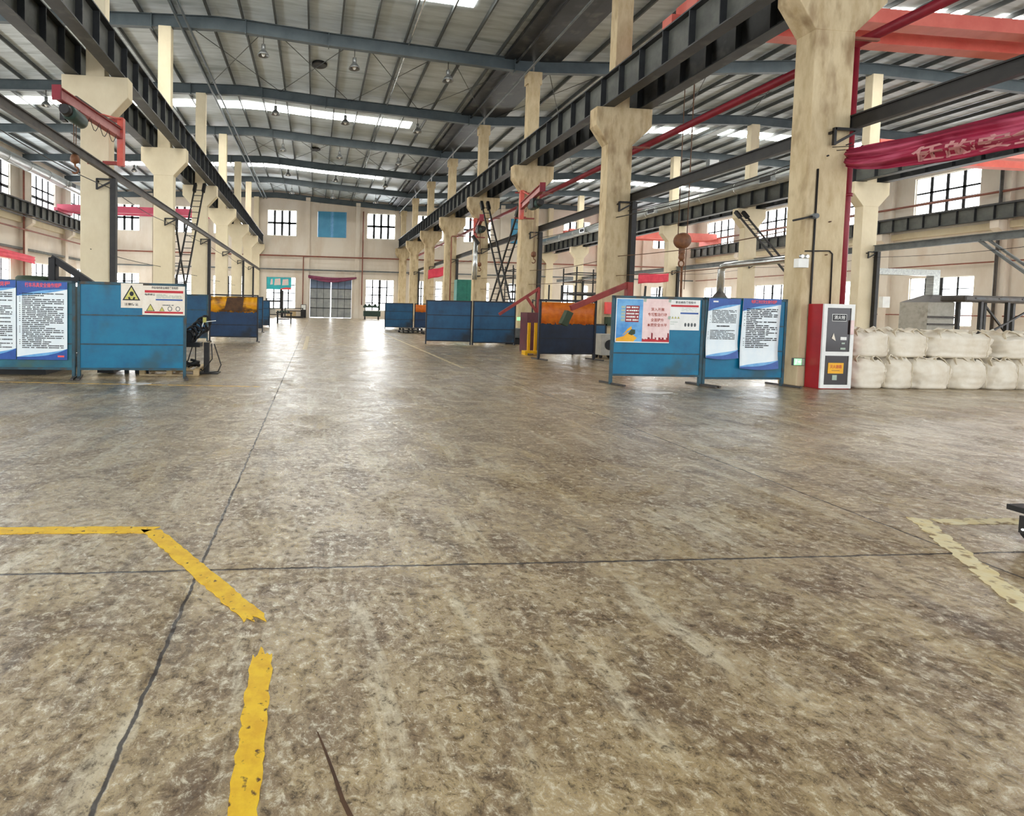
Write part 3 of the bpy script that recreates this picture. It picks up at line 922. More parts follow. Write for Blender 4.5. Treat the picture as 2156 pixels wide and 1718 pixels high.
# dust warning sign
a1 = math.atan2(0.12, 1.88)
r, w, h = poster('warning_sign', 'cream dust warning sign with a yellow triangle', 'sign', -3.51, -3.13, 1.29, 1.735, 10.115, a1, 'paper')
def tri(r, cx, cz, s, y=-0.0025, nm='warning_triangle', hh=0.9):
    MB().poly([(cx - s, cz - s * hh), (cx + s, cz - s * hh), (cx, cz + s * hh)], y).build(nm, 'ink', r)
    k = 0.78
    MB().poly([(cx - s * k, cz - s * hh * 0.86), (cx + s * k, cz - s * hh * 0.86), (cx, cz + s * hh * 0.72)], y - 0.001).build('triangle_field', 'signyellow', r)
tri(r, -0.01, 0.055, 0.155)
def disc(mb, cx, cz, rx, rz, y, n=18, a0=0, a1=2 * PI):
    mb.poly([(cx + rx * math.cos(a0 + (a1 - a0) * i / n), cz + rz * math.sin(a0 + (a1 - a0) * i / n)) for i in range(n if a1 - a0 > 6.2 else n + 1)], y)
mb = MB()
disc(mb, -0.005, 0.035, 0.036, 0.042, -0.0045)
for s in (-1, 1):
    mb.poly([(s * 0.012 - 0.005, -0.075), (s * 0.05 - 0.005, -0.075), (s * 0.062 - 0.005, -0.03), (s * 0.035 - 0.005, -0.02)], -0.0045)
mb.build('mask_pictogram', 'ink', r)
text_part('lettering', '注意防尘', 0.05, 'ink', r, -0.01, -0.16, -0.004, width=0.24)

r, w, h = poster('notice_card', 'cream hazard notice card with red bars at the screen corner', 'sign', -3.14, -2.395, 1.17, 1.705, 10.15, a1, 'paper')
text_part('heading', '作业场所职业病危害告知牌', 0.05, 'ink', r, 0.02, h - 0.04, -0.004, width=w * 1.25)
MB().poly([(-w + 0.04, h - 0.13), (w - 0.03, h - 0.13), (w - 0.03, h - 0.085), (-w + 0.04, h - 0.085)], -0.0025).poly([(-w + 0.04, -h + 0.03), (w - 0.03, -h + 0.03), (w - 0.03, -h + 0.065), (-w + 0.04, -h + 0.065)], -0.0025).build('red_bar', 'redink', r)
MB().poly([(-0.14, 0.0), (w - 0.04, 0.0), (w - 0.04, 0.027), (-0.14, 0.027)], -0.0025).build('blue_bar', 'blueink', r)
text_part('lettering', '电焊烟尘', 0.042, 'ink', r, -w + 0.13, h - 0.165, -0.004, width=0.18)
dash_lines(r, -0.13, w - 0.06, 0.04, h - 0.15, 4, 'tan', 31, -0.003, bullets=False)
dash_lines(r, -0.02, 0.18, -0.10, -0.07, 1, 'greyink', 33, -0.003, bullets=False)
tri(r, -w + 0.14, -0.13, 0.075, nm='warning_triangle')
tri(r, -0.03, -0.155, 0.046, nm='warning_triangle')
mb = MB(); disc(mb, 0.11, -0.15, 0.04, 0.045, -0.0025); disc(mb, 0.25, -0.15, 0.04, 0.045, -0.0025)
mb.build('round_pictogram', 'greyink', r)
mb = MB(); disc(mb, 0.11, -0.15, 0.028, 0.033, -0.0035); disc(mb, 0.25, -0.15, 0.028, 0.033, -0.0035)
mb.build('pictogram_field', 'paper', r)

# right screen posters
a2 = math.atan2(-0.07, 1.85)
r, w, h = poster('safety_poster', 'sky blue poster with a worker in yellow, left of the pink one', 'poster', 5.83, 6.37, 0.83, 1.69, 9.925, a2, 'skyposter')
MB().poly([(-w, -h), (w, -h), (w, -h + 0.02), (-w, -h + 0.02)], -0.0025).poly([(-w, -h), (-w + 0.015, -h), (-w + 0.015, h), (-w, h)], -0.0025).poly([(-w, h - 0.015), (w, h - 0.015), (w, h), (-w, h)], -0.0025).build('white_border', 'white', r)
MB().poly([(-0.08, -0.03), (0.19, -0.03), (0.2, 0.29), (-0.07, 0.29)], -0.0025).build('text_block', 'maroon', r)
dash_lines(r, -0.06, 0.185, -0.02, 0.285, 5, 'white', 41, -0.0035, hh=0.3, bullets=False)
mb = MB()
for i in range(5):
    z = 0.235 - i * 0.063
    mb.poly([(-0.165, z), (-0.085, z), (-0.085, z + 0.045), (-0.165, z + 0.045)], -0.0025)
mb.build('tab_row', 'tan', r)
MB().poly([(-w + 0.02, -h + 0.02), (0.1, -h + 0.02), (0.17, -h + 0.09), (0.06, -h + 0.17), (-0.02, -h + 0.2), (-0.1, -h + 0.12), (-w + 0.02, -h + 0.08)], -0.003).build('worker_jacket', 'amber', r)
MB().poly([(-0.13, -h + 0.13), (-0.02, -h + 0.27), (0.05, -h + 0.32), (0.06, -h + 0.26), (-0.02, -h + 0.22)], -0.0035).build('yellow_helmet', 'amber', r)
MB().poly([(-0.01, -h + 0.17), (0.05, -h + 0.26), (0.13, -h + 0.25), (0.13, -h + 0.17), (0.06, -h + 0.14)], -0.0037).build('welding_mask', 'olive', r)

r, w, h = poster('safety_poster', 'creased pink poster with brick red lettering and a red skyline', 'poster', 6.37, 6.92, 0.83, 1.69, 9.905, a2, 'pink')
for s, z, ww in (('深入开展', 0.22, 0.27), ('专项整治行动', 0.12, 0.38), ('全面提升', 0.015, 0.26), ('本质安全水平', -0.085, 0.40)):
    text_part('lettering', s, 0.07, 'rustink', r, 0.02, z, -0.004, width=ww)
rnd = random.Random(4)
pts = [(-w, -h + 0.02)]
x = -w
while x < w - 0.03:
    t = rnd.choice((0.06, 0.08, 0.11, 0.16, 0.2, 0.07))
    ww = rnd.uniform(0.02, 0.05)
    pts += [(x, -h + t), (min(x + ww, w), -h + t * 0.95)]
    x += ww
pts.append((w, -h + 0.02))
MB().poly(pts, -0.0025).build('skyline', 'maroon', r)
MB().poly([(-w, -h + 0.02), (w, -h + 0.02), (w, -h + 0.06), (0.1, -h + 0.05), (-0.1, -h + 0.08), (-w, -h + 0.06)], -0.0035).build('red_band', 'redink', r)
MB().poly([(-w, -h), (w, -h), (w, -h + 0.02), (-w, -h + 0.02)], -0.0025).build('white_border', 'white', r)
for tx, tz in ((-0.24, 0.4), (0.26, 0.4), (0.26, 0.07)):
    MB().poly([(tx - 0.03, tz - 0.025), (tx + 0.02, tz - 0.035), (tx + 0.03, tz + 0.03), (tx - 0.02, tz + 0.03)], -0.0045).build('tape', 'tan', r)

r, w, h = poster('notice_card', 'white hazard notice card with one red bar beside the pink poster', 'sign', 6.90, 7.53, 1.09, 1.685, 9.895, a2, 'white')
text_part('heading', '职业病危害告知卡', 0.05, 'ink', r, 0.02, h - 0.055, -0.004, width=w * 1.3)
MB().poly([(-w + 0.04, h - 0.14), (w - 0.03, h - 0.14), (w - 0.03, h - 0.1), (-w + 0.04, h - 0.1)], -0.0025).build('red_bar', 'redink', r)
MB().poly([(-0.08, 0.02), (w - 0.03, 0.02), (w - 0.03, 0.05), (-0.08, 0.05)], -0.0025).build('grey_bar', 'blueink', r)
dash_lines(r, -0.06, w - 0.06, 0.07, 0.15, 3, 'tan', 52, -0.003, bullets=False, hh=0.14)
dash_lines(r, -w + 0.04, -0.12, -0.2, -0.12, 2, 'tan', 53, -0.003, bullets=False, hh=0.14)
for i in range(3): tri(r, -w + 0.08 + i * 0.06, -0.05, 0.024)
mb = MB()
for i in range(4): disc(mb, 0.03 + i * 0.065, -0.19, 0.022, 0.038, -0.0025)
mb.build('round_pictogram', 'greyink', r)

def scroll(x0, x1, z0, z1, y, ang, lab, seed, title=None, mid=False, n=27):
    cx, cz = (x0 + x1) / 2, (z0 + z1) / 2
    r = thing('rule_scroll', lab, 'poster', (cx, y, cz), ang, 'rule posters on the screens')
    w, h = (x1 - x0) / 2, (z1 - z0) / 2
    nx, nz = 8, 24
    def P(u, v, off=0.0):
        curl = 0.05 * max(0, 0.3 - v) ** 1.5 / 0.16 * (0.6 + 0.4 * u)
        return (-w + 2 * w * u - 0.04 * (1 - v) + 0.0, -0.004 - curl - off, -h + 2 * h * v + (0.03 * math.sin(PI * u) * -1 if v == 0 else 0))
    vs = [P(i / nx, j / nz) for j in range(nz + 1) for i in range(nx + 1)]
    fs = [(j * (nx + 1) + i, j * (nx + 1) + i + 1, (j + 1) * (nx + 1) + i + 1, (j + 1) * (nx + 1) + i) for j in range(nz) for i in range(nx)]
    sh = MB().add(vs, fs, True).build('sheet', 'posterw', r)
    m_ = sh.modifiers.new('thick', 'SOLIDIFY'); m_.thickness = 0.002; m_.offset = 1.0
    def band(name, m, f0, f1, off):
        k = 14
        lo = [P(i / k, max(0, min(1, f0(i / k))), off) for i in range(k + 1)]
        hi = [P(i / k, max(0, min(1, f1(i / k))), off) for i in range(k + 1)]
        vv = lo + hi
        MB().add(vv, [(i, i + 1, k + 2 + i, k + 1 + i) for i in range(k)], True).build(name, m, r)
    H = 2 * h
    hd = lambda u: 1 - (0.11 + 0.14 * (1 - u) ** 2.4) / H
    band('blue_header', 'posterb', hd, lambda u: 1.0, 0.0035)
    band('header_wave', 'posterl', lambda u: hd(u) - 0.05 * math.sin(PI * u) / H, hd, 0.0037)
    ft = lambda u: (0.03 + 0.13 * u ** 3) / H
    band('blue_footer', 'posterb', lambda u: 0.0, ft, 0.0035)
    band('footer_wave', 'posterl', ft, lambda u: ft(u) + 0.06 * math.sin(PI * u * 0.9 + 0.2) / H, 0.0037)
    if title: text_part('heading', title, 0.075, 'coral', r, 0.03, h - 0.065, -0.010, width=w * 1.35)
    else:
        MB().poly([(-w + 0.09, h - 0.075), (-w + 0.2, h - 0.075), (-w + 0.2, h - 0.045), (-w + 0.09, h - 0.045)], -0.009).build('white_mark', 'white', r)
    if mid:
        dash_lines(r, -w + 0.08, w - 0.08, 0.1, h - 0.22, 10, 'greyink', seed, -0.0085)
        dash_lines(r, -w * 0.45, w * 0.4, 0.02, 0.065, 1, 'ink', seed + 1, -0.0085, bullets=False)
        dash_lines(r, -w + 0.05, w - 0.1, -h + 0.36, -0.03, 7, 'greyink', seed + 2, -0.0085)
    else:
        dash_lines(r, -w + 0.08, w - 0.07, -h + 0.4, h - 0.19, n - 5, 'ink', seed, -0.0085)
    return r
a3 = math.atan2(0.06, 1.8)
scroll(7.71, 8.40, 0.56, 1.73, 9.895, a3, 'shorter curling rule scroll, blue header without red heading', 61, mid=True)
scroll(8.45, 9.29, 0.36, 1.745, 9.912, a3, 'longer curling rule scroll with a coral heading near the fire cabinet', 65, '电焊工岗位安全操作规程')

# ------------------------------------------------------------------ fire cabinet, exit sign, column fittings
r = thing('fire_cabinet', 'tall red fire cabinet with white framed dark doors', 'fire cabinet', (10.17, 9.72, 0))
CX0, CX1, CY0, CY1, CZ = 9.86, 10.52, 9.56, 9.9, 1.67
MB().box(CX0, CX1, CY0 + 0.03, CY1, 0.0, CZ).build('body', 'firered', r, True, bevel=0.006)
dr = MB()
Z1, Z2 = 0.66, 0.74
XA_, XB_ = CX0 + 0.0751, CX1 - 0.0701
for x0, x1, z0, z1 in ((CX0, CX0 + 0.075, 0.02, CZ), (CX1 - 0.07, CX1, 0.02, CZ), (XA_, XB_, CZ - 0.075, CZ), (XA_, XB_, 0.02, 0.09), (XA_, XB_, Z1, Z2)):
    dr.box(x0, x1, CY0, CY0 + 0.03, z0, z1)
dr.build('door_frame', 'white', r, True)
g1 = MB().box(CX0 + 0.07, CX1 - 0.065, CY0 + 0.015, CY0 + 0.022, Z2 - 0.005, CZ - 0.07).build('upper_door', 'dglass', r, True)
g2 = MB().box(CX0 + 0.07, CX1 - 0.065, CY0 + 0.015, CY0 + 0.022, 0.085, Z1 + 0.005).build('lower_door', 'dglass', r, True)
pl = thing_plate = None
def plate(name, par, x0, x1, z0, z1, y, m):
    return MB().box(x0, x1, y - 0.004, y, z0, z1).build(name, m, par, True)
pt = plate('name_plate', g1, 10.05, 10.36, 1.335, 1.475, CY0 + 0.014, 'white')
pt2 = MB().box(10.06, 10.35, CY0 + 0.006, CY0 + 0.0098, 1.345, 1.465).build('plate_field', 'ink', g1, True)
t_ = text_part('plate_lettering', '消火栓', 0.085, 'white', g1, 0, 0, 0, width=0.24)
t_.location = Vector((10.205, CY0 + 0.0055, 1.405)) - r.location
yl = plate('label_plate', g2, 10.02, 10.35, 0.31, 0.52, CY0 + 0.013, 'amber')
t_ = text_part('label_lettering', '灭火器箱', 0.075, 'redink', g2, 0, 0, 0, width=0.25)
t_.location = Vector((10.185, CY0 + 0.008, 0.44)) - r.location
MB().box(10.10, 10.27, CY0 + 0.0075, CY0 + 0.009, 0.365, 0.375).build('label_line', 'rust', g2, True)
plate('white_sticker', g2, 10.12, 10.22, 0.18, 0.28, CY0 + 0.013, 'tan')
plate('white_sticker', g1, 10.25, 10.38, 0.97, 1.03, CY0 + 0.013, 'white')
plate('white_sticker', g1, 10.28, 10.35, 0.89, 0.92, CY0 + 0.013, 'tan')
plate('white_sticker', g1, 10.26, 10.37, 0.78, 0.82, CY0 + 0.013, 'tan')
MB().prism([(10.06, 1.0), (10.15, 0.95), (10.10, 1.1)], 'Y', CY0 + 0.008, CY0 + 0.012).build('triangle_sticker', 'paper', g1, True)
MB().box(CX1 - 0.09, CX1 - 0.02, CY0 - 0.02, CY0, 1.08, 1.36).build('handle', 'pink', r, True, bevel=0.008)

r = thing('exit_sign', 'small lit green exit sign low on the stained column', 'sign', (9.76, 9.88, 0.50))
MB().box(9.60, 9.845, 9.90, 9.945, 0.425, 0.575).build('housing', 'greyink', r, True)
MB().box(9.61, 9.77, 9.893, 9.90, 0.435, 0.565).build('lit_panel', 'exitgreen', r, True)
MB().box(9.775, 9.835, 9.893, 9.90, 0.435, 0.565).build('end_panel', 'tan', r, True)
MB().prism([(9.69, 0.485), (9.73, 0.485), (9.73, 0.46), (9.765, 0.5), (9.73, 0.54), (9.73, 0.515), (9.69, 0.515)], 'Y', 9.889, 9.893).prism([(9.63, 0.45), (9.655, 0.45), (9.66, 0.5), (9.675, 0.52), (9.66, 0.55), (9.64, 0.54), (9.645, 0.5)], 'Y', 9.889, 9.893).build('arrow_symbol', 'exitwhite', r, True)

yA = YK(0) - 0.22
def wire(name, lab, cat, pts, rad, m, group=None):
    o = MB().tube(pts, rad, 8).build(name, m)
    return tag(o, lab, cat, group)
wire('cable_conduit', 'black conduit running down the left face edge of the big stained column', 'conduit', [(9.90, yA - 0.02, 4.35), (9.9, yA - 0.02, 0.45)], 0.018, 'cable')
wire('cable_conduit', 'black bent conduit at mid height on the big stained column', 'conduit', [(9.72, yA - 0.02, 2.72), (10.25, yA - 0.02, 2.74), (10.32, yA - 0.02, 2.68), (10.33, yA - 0.02, 1.66)], 0.013, 'cable')
r = thing('socket_box', 'small cream socket box on the big stained column', 'electrical box', (9.66, yA - 0.05, 2.45))
MB().box(9.5, 9.72, yA - 0.12, yA - 0.005, 2.38, 2.56).build('box', 'white', r, True, bevel=0.008)
mb = MB()
for xx in (9.55, 9.66): mb.lathe([(0.035, yA - 0.15), (0.045, yA - 0.11)], (xx, 0, 2.6), 12, 'Y')
mb.build('cap', 'chrome', r, True)
r = thing('wire_insulator', 'grey insulator on a short arm at the big stained column', 'insulator', (9.75, yA - 0.06, 3.35))
MB().tube([(9.35, yA - 0.1, 3.3), (9.78, yA - 0.1, 3.4)], 0.02, 8).build('arm', 'black', r, True)
MB().lathe([(0.05, yA - 0.16), (0.06, yA - 0.1), (0.04, yA - 0.02)], (9.8, 0, 3.4), 14, 'Y').build('knob', 'greypipe', r, True)

# ------------------------------------------------------------------ woven bulk bags
def bulk_bag(x0, x1, y0, y1, z0, z1, lab, seed, lean=0.0, frill=0.12):
    cx, cy = (x0 + x1) / 2, (y0 + y1) / 2
    r = thing('bulk_bag', lab, 'sack', (cx, cy, z0), 0, 'woven bulk bags by the column')
    hx, hy, H = (x1 - x0) / 2, (y1 - y0) / 2, z1 - z0
    nu, nv = 44, 22
    vs = []
    sd = Vector((seed * 3.1, seed * 1.7, 0))
    def sp(c, e): return math.copysign(abs(c) ** e, c)
    for j in range(nv + 1):
        t = j / nv
        z = H * t
        prof = min(1.0, (t / 0.1) ** 0.5 * 0.14 + 0.86) if t < 0.1 else (1.0 if t < 0.8 else 1.0 - 0.22 * ((t - 0.8) / 0.2) ** 1.5)
        prof += 0.035 * math.sin(t * PI)
        for i in range(nu):
            a = 2 * PI * i / nu
            x = hx * sp(math.cos(a), 0.55) * prof
            y = hy * sp(math.sin(a), 0.55) * prof
            n_ = noise.noise(Vector((math.cos(a) * 1.6, math.sin(a) * 1.6, t * 2.2)) + sd)
            n2 = noise.noise(Vector((math.cos(a) * 5, math.sin(a) * 5, t * 7)) + sd)
            k = 1 + 0.10 * n_ + 0.06 * n2 + 0.022 * t * t * math.sin(a * 11 + seed + 2 * n_) - 0.03 * max(0, 0.12 - abs(t - 0.16 - 0.03 * n_)) / 0.12
            zz = z - (0.16 * H * max(0, n_) * (t - 0.5) * 2 if t > 0.5 else 0) - 0.05 * H * t * (x / hx) * math.sin(seed * 2.3)
            vs.append((x * k + lean * z, y * k, max(0.0, zz)))
    fs = [(j * nu + i, j * nu + (i + 1) % nu, (j + 1) * nu + (i + 1) % nu, (j + 1) * nu + i) for j in range(nv) for i in range(nu)]
    mb = MB().add(vs, fs, True)
    mb.f.append(tuple(reversed(range(nu)))); mb.sm.append(False)
    mb.f.append(tuple(nv * nu + i for i in range(nu))); mb.sm.append(True)
    body = mb.build('sack_body', 'fabric', r)
    # gathered mouth
    rnd = random.Random(seed)
    vs = []; rings = 5
    for j in range(rings):
        t = j / (rings - 1)
        for i in range(nu):
            a = 2 * PI * i / nu
            f = (0.86 - 0.38 * t) if t < 0.7 else (0.6 + 0.16 * (t - 0.7) / 0.3)
            f += 0.10 * math.sin(a * 7 + seed + t * 2) + rnd.uniform(-0.03, 0.03)
            z = H * 0.93 - 0.03 + frill * t * (0.7 + 0.6 * noise.noise(Vector((math.cos(a) * 2, math.sin(a) * 2, seed))))
            vs.append((hx * 0.92 * f * math.cos(a) + lean * z, hy * 0.92 * f * math.sin(a), z))
    fs = [(j * nu + i, j * nu + (i + 1) % nu, (j + 1) * nu + (i + 1) % nu, (j + 1) * nu + i) for j in range(rings - 1) for i in range(nu)]
    m_ = MB().add(vs, fs, True).build('gathered_mouth', 'fabric', r)
    s_ = m_.modifiers.new('thick', 'SOLIDIFY'); s_.thickness = 0.008
    # side seam and lifting loop
    for s in (-1, 1):
        sx = s * hx * 0.86
        lp = [(sx * 0.95 + lean * H, -hy * 0.8, H * 0.80), (sx * 0.86 + lean * H, -hy * 0.66, H * 1.0), (sx * 0.6 + lean * H, -hy * 0.6, H + frill * 0.45), (sx * 0.3 + lean * H, -hy * 0.66, H + frill * 0.2), (sx * 0.14 + lean * H, -hy * 0.86, H * 0.86)]
        lm = MB()
        for p0, p1 in zip(lp, lp[1:]): lm.bar(p0, p1, 0.012, 0.06, up=(0.3, 1, 0.2))
        lm.build('lifting_loop', 'strap', r)
    xs_ = hx * 0.62
    pts = []
    for q in range(9):
        t = 0.06 + 0.82 * q / 8
        pts.append((xs_ + lean * H * t + 0.01 * math.sin(q * 2.1), -hy * (1.0 + 0.035 * math.sin(t * PI)) * 0.985 - 0.012, H * t))
    MB().tube(pts, 0.007, 5).build('side_seam', 'strap', r)
    return r
bot = [(10.72, 11.43, 'bottom row, half behind the fire cabinet'), (11.46, 12.0, 'bottom row, narrowest, second from the fire cabinet'), (12.03, 12.9, 'bottom row, third from the fire cabinet'), (12.93, 13.72, 'bottom row with a rusty stain, fourth from the fire cabinet'), (13.75, 14.42, 'bottom row, fifth from the fire cabinet'), (14.45, 15.15, 'bottom row, beside the right frame edge'), (15.18, 15.9, 'bottom row, cut off by the right frame edge')]
for i, (a, b, t) in enumerate(bot):
    bulk_bag(a, b, 9.62, 10.5, 0.0, 0.60 + 0.02 * (i % 2), 'white woven bulk bag, ' + t, i + 1, frill=0.15)
top = [(10.78, 11.6, 'top row, leftmost beside the fire cabinet', 0.0), (11.63, 12.45, 'top row, second from the fire cabinet', 0.0), (12.5, 13.95, 'top row, widest and slumped to the right', 0.16), (14.1, 15.2, 'top row, rightmost with a big loop', 0.05)]
for i, (a, b, t, ln) in enumerate(top):
    bulk_bag(a, b, 9.72, 10.55, 0.63, 1.14, 'white woven bulk bag, ' + t, i + 21, lean=ln, frill=0.17)


# ------------------------------------------------------------------ light crane rails along the columns
def kbk(X, z0, z1, w, ks_post, ks_all, side, lab, yend, post_y=-0.33, m='rail', y0=-4.0):
    r = thing('monorail_track', lab, 'crane rail', (X, 20, z1))
    MB().box(X - w / 2, X + w / 2, y0, yend, z1 - 0.03, z1).box(X - w / 2, X + w / 2, y0, yend, z0, z0 + 0.03).box(X - w * 0.2, X + w * 0.2, y0, yend, z0 + 0.02, z1 - 0.02).build('rail_beam', m, r, True)
    for k in ks_all:
        y = YK(k) + post_y
        sx = X + side * 0.5
        mb = MB().bar((X - side * 0.05, y, z0 - 0.04), (sx, y, z0 - 0.04), 0.05).bar((sx, y, z0 - 0.02), (sx, y, z0 - 0.36), 0.05).bar((sx, y, z0 - 0.34), (X, y, z0 - 0.06), 0.045).bar((sx, y, z0 - 0.1), (sx, YK(k) - 0.22, z0 - 0.1), 0.05)
        mb.build('bracket', 'black', r, True)
        if k in ks_post:
            MB().box(X - 0.085, X + 0.085, y - 0.085, y + 0.085, 0.02, z0 - 0.02).box(X - 0.14, X + 0.14, y - 0.14, y + 0.14, 0.0, 0.02).build('post', 'black', r, True)
    pts = []
    for k in range(ks_all[0], ks_all[-1]):
        for q in range(6):
            t = q / 6
            pts.append((X + 0.12 * side, YK(k) + post_y + S * t, z0 - 0.3 - 0.14 * math.sin(PI * t)))
    MB().tube(pts, 0.012, 6).build('festoon_cable', 'cable', r, True)
    return r
kbk(-6.24, 5.18, 5.40, 0.12, (1, 3, 5, 6), [0, 1, 2, 3, 4, 5, 6], -1, 'long dark rail on brackets and posts along the left columns', 61.0)
kbk(10.62, 5.16, 5.44, 0.14, (1, 2, 4, 6), [0, 1, 2, 3, 4, 5, 6], -1, 'long dark rail on posts along the stained right columns', 61.0, m='black')
kbk(28.35, 4.80, 5.12, 0.26, (2, 4, 6), [1, 2, 3, 4, 5, 6], -1, 'thick grey rail crossing before the windows of the right wall', 61.0, m='greypipe')

def lines_along(name, lab, cat, X, z, r, m, ya, yb, sag=0.1, clips=True):
    pts = []
    k = 0
    y = ya
    while y < yb - 0.01:
        for q in range(5):
            t = q / 5
            pts.append((X, y + S * t, z - sag * math.sin(PI * t)))
        y += S
    pts = [p for p in pts if p[1] <= yb] + [(X, yb, z)]
    return tag(MB().tube(pts, r, 6).build(name, m), lab, cat)
lines_along('power_wire', 'upper thin brown wire strung along the stained right columns', 'wire', 10.22, 3.32, 0.013, 'browncable', YK(0) - 0.27, YK(5), 0.12)
lines_along('power_wire', 'lower thin brown wire strung along the stained right columns', 'wire', 10.18, 2.66, 0.012, 'browncable', YK(0) - 0.27, YK(5), 0.08)
lines_along('power_wire', 'dark cable passing the face of the big stained column at bracket height', 'wire', 10.1, 4.62, 0.016, 'cable', YK(0) - 0.255, YK(1), 0.12)
lines_along('power_wire', 'thin dark wire below the left row rail', 'wire', -6.95, 3.0, 0.012, 'cable', YK(1) - 0.27, YK(5), 0.05)

# ------------------------------------------------------------------ jib cranes
def hoist(r_lab, X, Y, z, drop, wh=1.0, ang=0.0):
    r = thing('electric_hoist', r_lab, 'hoist', (X, Y, z), ang)
    MB().lathe([(0.02, -0.42), (0.17, -0.4), (0.19, -0.3), (0.19, 0.3), (0.17, 0.4), (0.05, 0.42)], (0.1, 0, -0.12), 16, 'Y').build('drum', 'motor', r)
    MB().lathe([(0.12, -0.62), (0.14, -0.56), (0.14, -0.42)], (0.1, 0, -0.12), 14, 'Y').build('motor', 'black', r)
    MB().box(-0.08, 0.06, -0.22, 0.22, -0.06, 0.14).box(-0.14, -0.02, -0.3, -0.1, -0.3, 0.1).build('trolley', 'black', r)
    mb = MB()
    for yy in (-0.07, 0.07): mb.tube([(0.1, yy, -0.2), (0.1, yy * 0.8, -drop)], 0.011, 6)
    mb.build('rope', 'browncable', r)
    hk = MB().lathe([(0.03, -drop - 0.16), (0.1, -drop - 0.12), (0.12, -drop - 0.04), (0.09, -drop + 0.06), (0.03, -drop + 0.09)], (0.1, 0, 0), 12).build('hook_block', 'hook', r)
    pts = [(0.1, 0, -drop - 0.14)] + [(0.1 + 0.085 * math.sin(a), 0, -drop - 0.32 + 0.085 * math.cos(a)) for a in [0.1 + i * 0.45 for i in range(10)]]
    MB().tube(pts, [0.024] * (len(pts) - 1) + [0.01], 8).build('hook', 'hook', hk)
    return r

def jib(mx, my, ex, ey, z, lab, marm, column_x, zlo, zhi):
    """wall-mounted jib: mast on the column, I-beam arm to (ex,ey)"""
    r = thing('jib_crane', lab, 'jib crane', (mx, my, z))
    MB().box(mx - 0.09, mx + 0.09, my - 0.09, my + 0.09, zlo, zhi).build('mast', 'jibred', r, True)
    mb = MB()
    for zz in (zlo + 0.08, zhi - 0.08):
        mb.box(min(mx, column_x), max(mx, column_x), my - 0.05, my + 0.05, zz - 0.05, zz + 0.05)
        mb.box(column_x - 0.5, column_x + 0.5, YC - 0.27, YC - 0.235, zz - 0.03, zz + 0.03)
        mb.bar((mx, my, zz), (mx, YC - 0.24, zz), 0.06)
    mb.build('wall_bracket', 'rustred', r, True)
    a = Vector((mx, my, z)); b = Vector((ex, ey, z))
    MB().bar(a, b, 0.02, 0.26).build('arm_web', 'jibpink', r, True)
    up = Vector((0, 0, 0.14))
    MB().bar(a + up, b + up, 0.16, 0.025).bar(a - up, b - up, 0.16, 0.025).build('arm_flange', 'rustred', r, True)
    d = (b - a).normalized()
    MB().bar(b - d * 0.02, b + d * 0.03, 0.22, 0.36).build('end_plate', 'pipered', r, True)
    tie = a + (b - a) * 0.45
    MB().tube([(mx, my, zhi - 0.03), tuple(tie + up)], 0.03, 8).build('tie_rod', 'jibred', r, True)
    MB().bar(a + d * 0.1 + up * 1.4, a + d * ((b - a).length * 0.75) + up * 1.5, 0.05, 0.05).build('cable_channel', 'rail', r, True)
    pts = []
    n = 5
    for i in range(n):
        for q in range(5):
            t = (i + q / 5) / n
            p = a + (b - a) * (0.12 + 0.75 * t) + Vector((0.05, 0, -0.1 - 0.3 * math.sin(PI * q / 5)))
            pts.append(tuple(p))
    MB().tube(pts, 0.01, 6).build('festoon_cable', 'cable', r, True)
    return r
YC = YK(1)
jib(-6.02, YC - 0.35, -6.42, 14.05, 6.5, 'faded orange red jib crane on the nearest left column', 'jibred', XL + 0.3, 5.55, 7.0)
hoist('dark green electric hoist hanging from the left jib crane', -6.37, 14.7, 6.25, 1.15)
YC = YK(2)
jib(9.62, YC - 0.4, 8.88, 20.7, 6.3, 'red jib crane on the third right column, arm towards the aisle', 'jibred', XR - 0.3, 5.7, 7.05)
hoist('black electric hoist hanging from the jib of the third right column', 9.2, 22.35, 6.05, 2.2)
YC = YK(3)
jib(9.66, YC - 0.4, 8.6, 27.6, 6.2, 'red jib crane on the fourth right column behind the ladders', 'jibred', XR - 0.3, 5.75, 6.95)
hoist('small dark electric hoist behind the crossed ladders', 9.02, 29.4, 5.95, 2.0)

# ------------------------------------------------------------------ access ladders leaning on the crane girders
def ladder(X, y0, y1, z1, lab, w=0.5):
    r = thing('access_ladder', lab, 'ladder', (X, y0, 0), 0, 'steel ladders leaning on the crane girders')
    a, b = Vector((X, y0, 0.0)), Vector((X, y1, z1))
    for s in (-1, 1):
        o = Vector((s * w / 2, 0, 0))
        MB().bar(a + o, b + o, 0.07, 0.09).build('stringer', 'black', r, True)
        MB().bar(b + o - (b - a).normalized() * 0.55, b + o + (b - a).normalized() * 0.05, 0.16, 0.2).build('end_pad', 'rubber', r, True)
    n = int((b - a).length / 0.42)
    for i in range(1, n):
        p = a + (b - a) * (i / n)
        MB().bar(p - Vector((w / 2, 0, 0)), p + Vector((w / 2, 0, 0)), 0.035, 0.035).build('rung', 'black', r, True)
ladder(-6.68, 25.8, 31.7, 8.15, 'black steel ladder left of the aisle leaning away, top at the far column')
ladder(-7.25, 31.4, 26.0, 7.6, 'black steel ladder left of the aisle leaning towards the camera')
ladder(9.93, 25.75, 31.4, 7.75, 'black steel ladder right of the aisle leaning away, top on a column bracket', 0.38)
ladder(10.33, 32.05, 26.4, 6.6, 'black steel ladder right of the aisle leaning towards the camera', 0.36)
ladder(27.0, 24.7, 32.3, 8.0, 'black ladder leaning on the girder deep in the right bays')

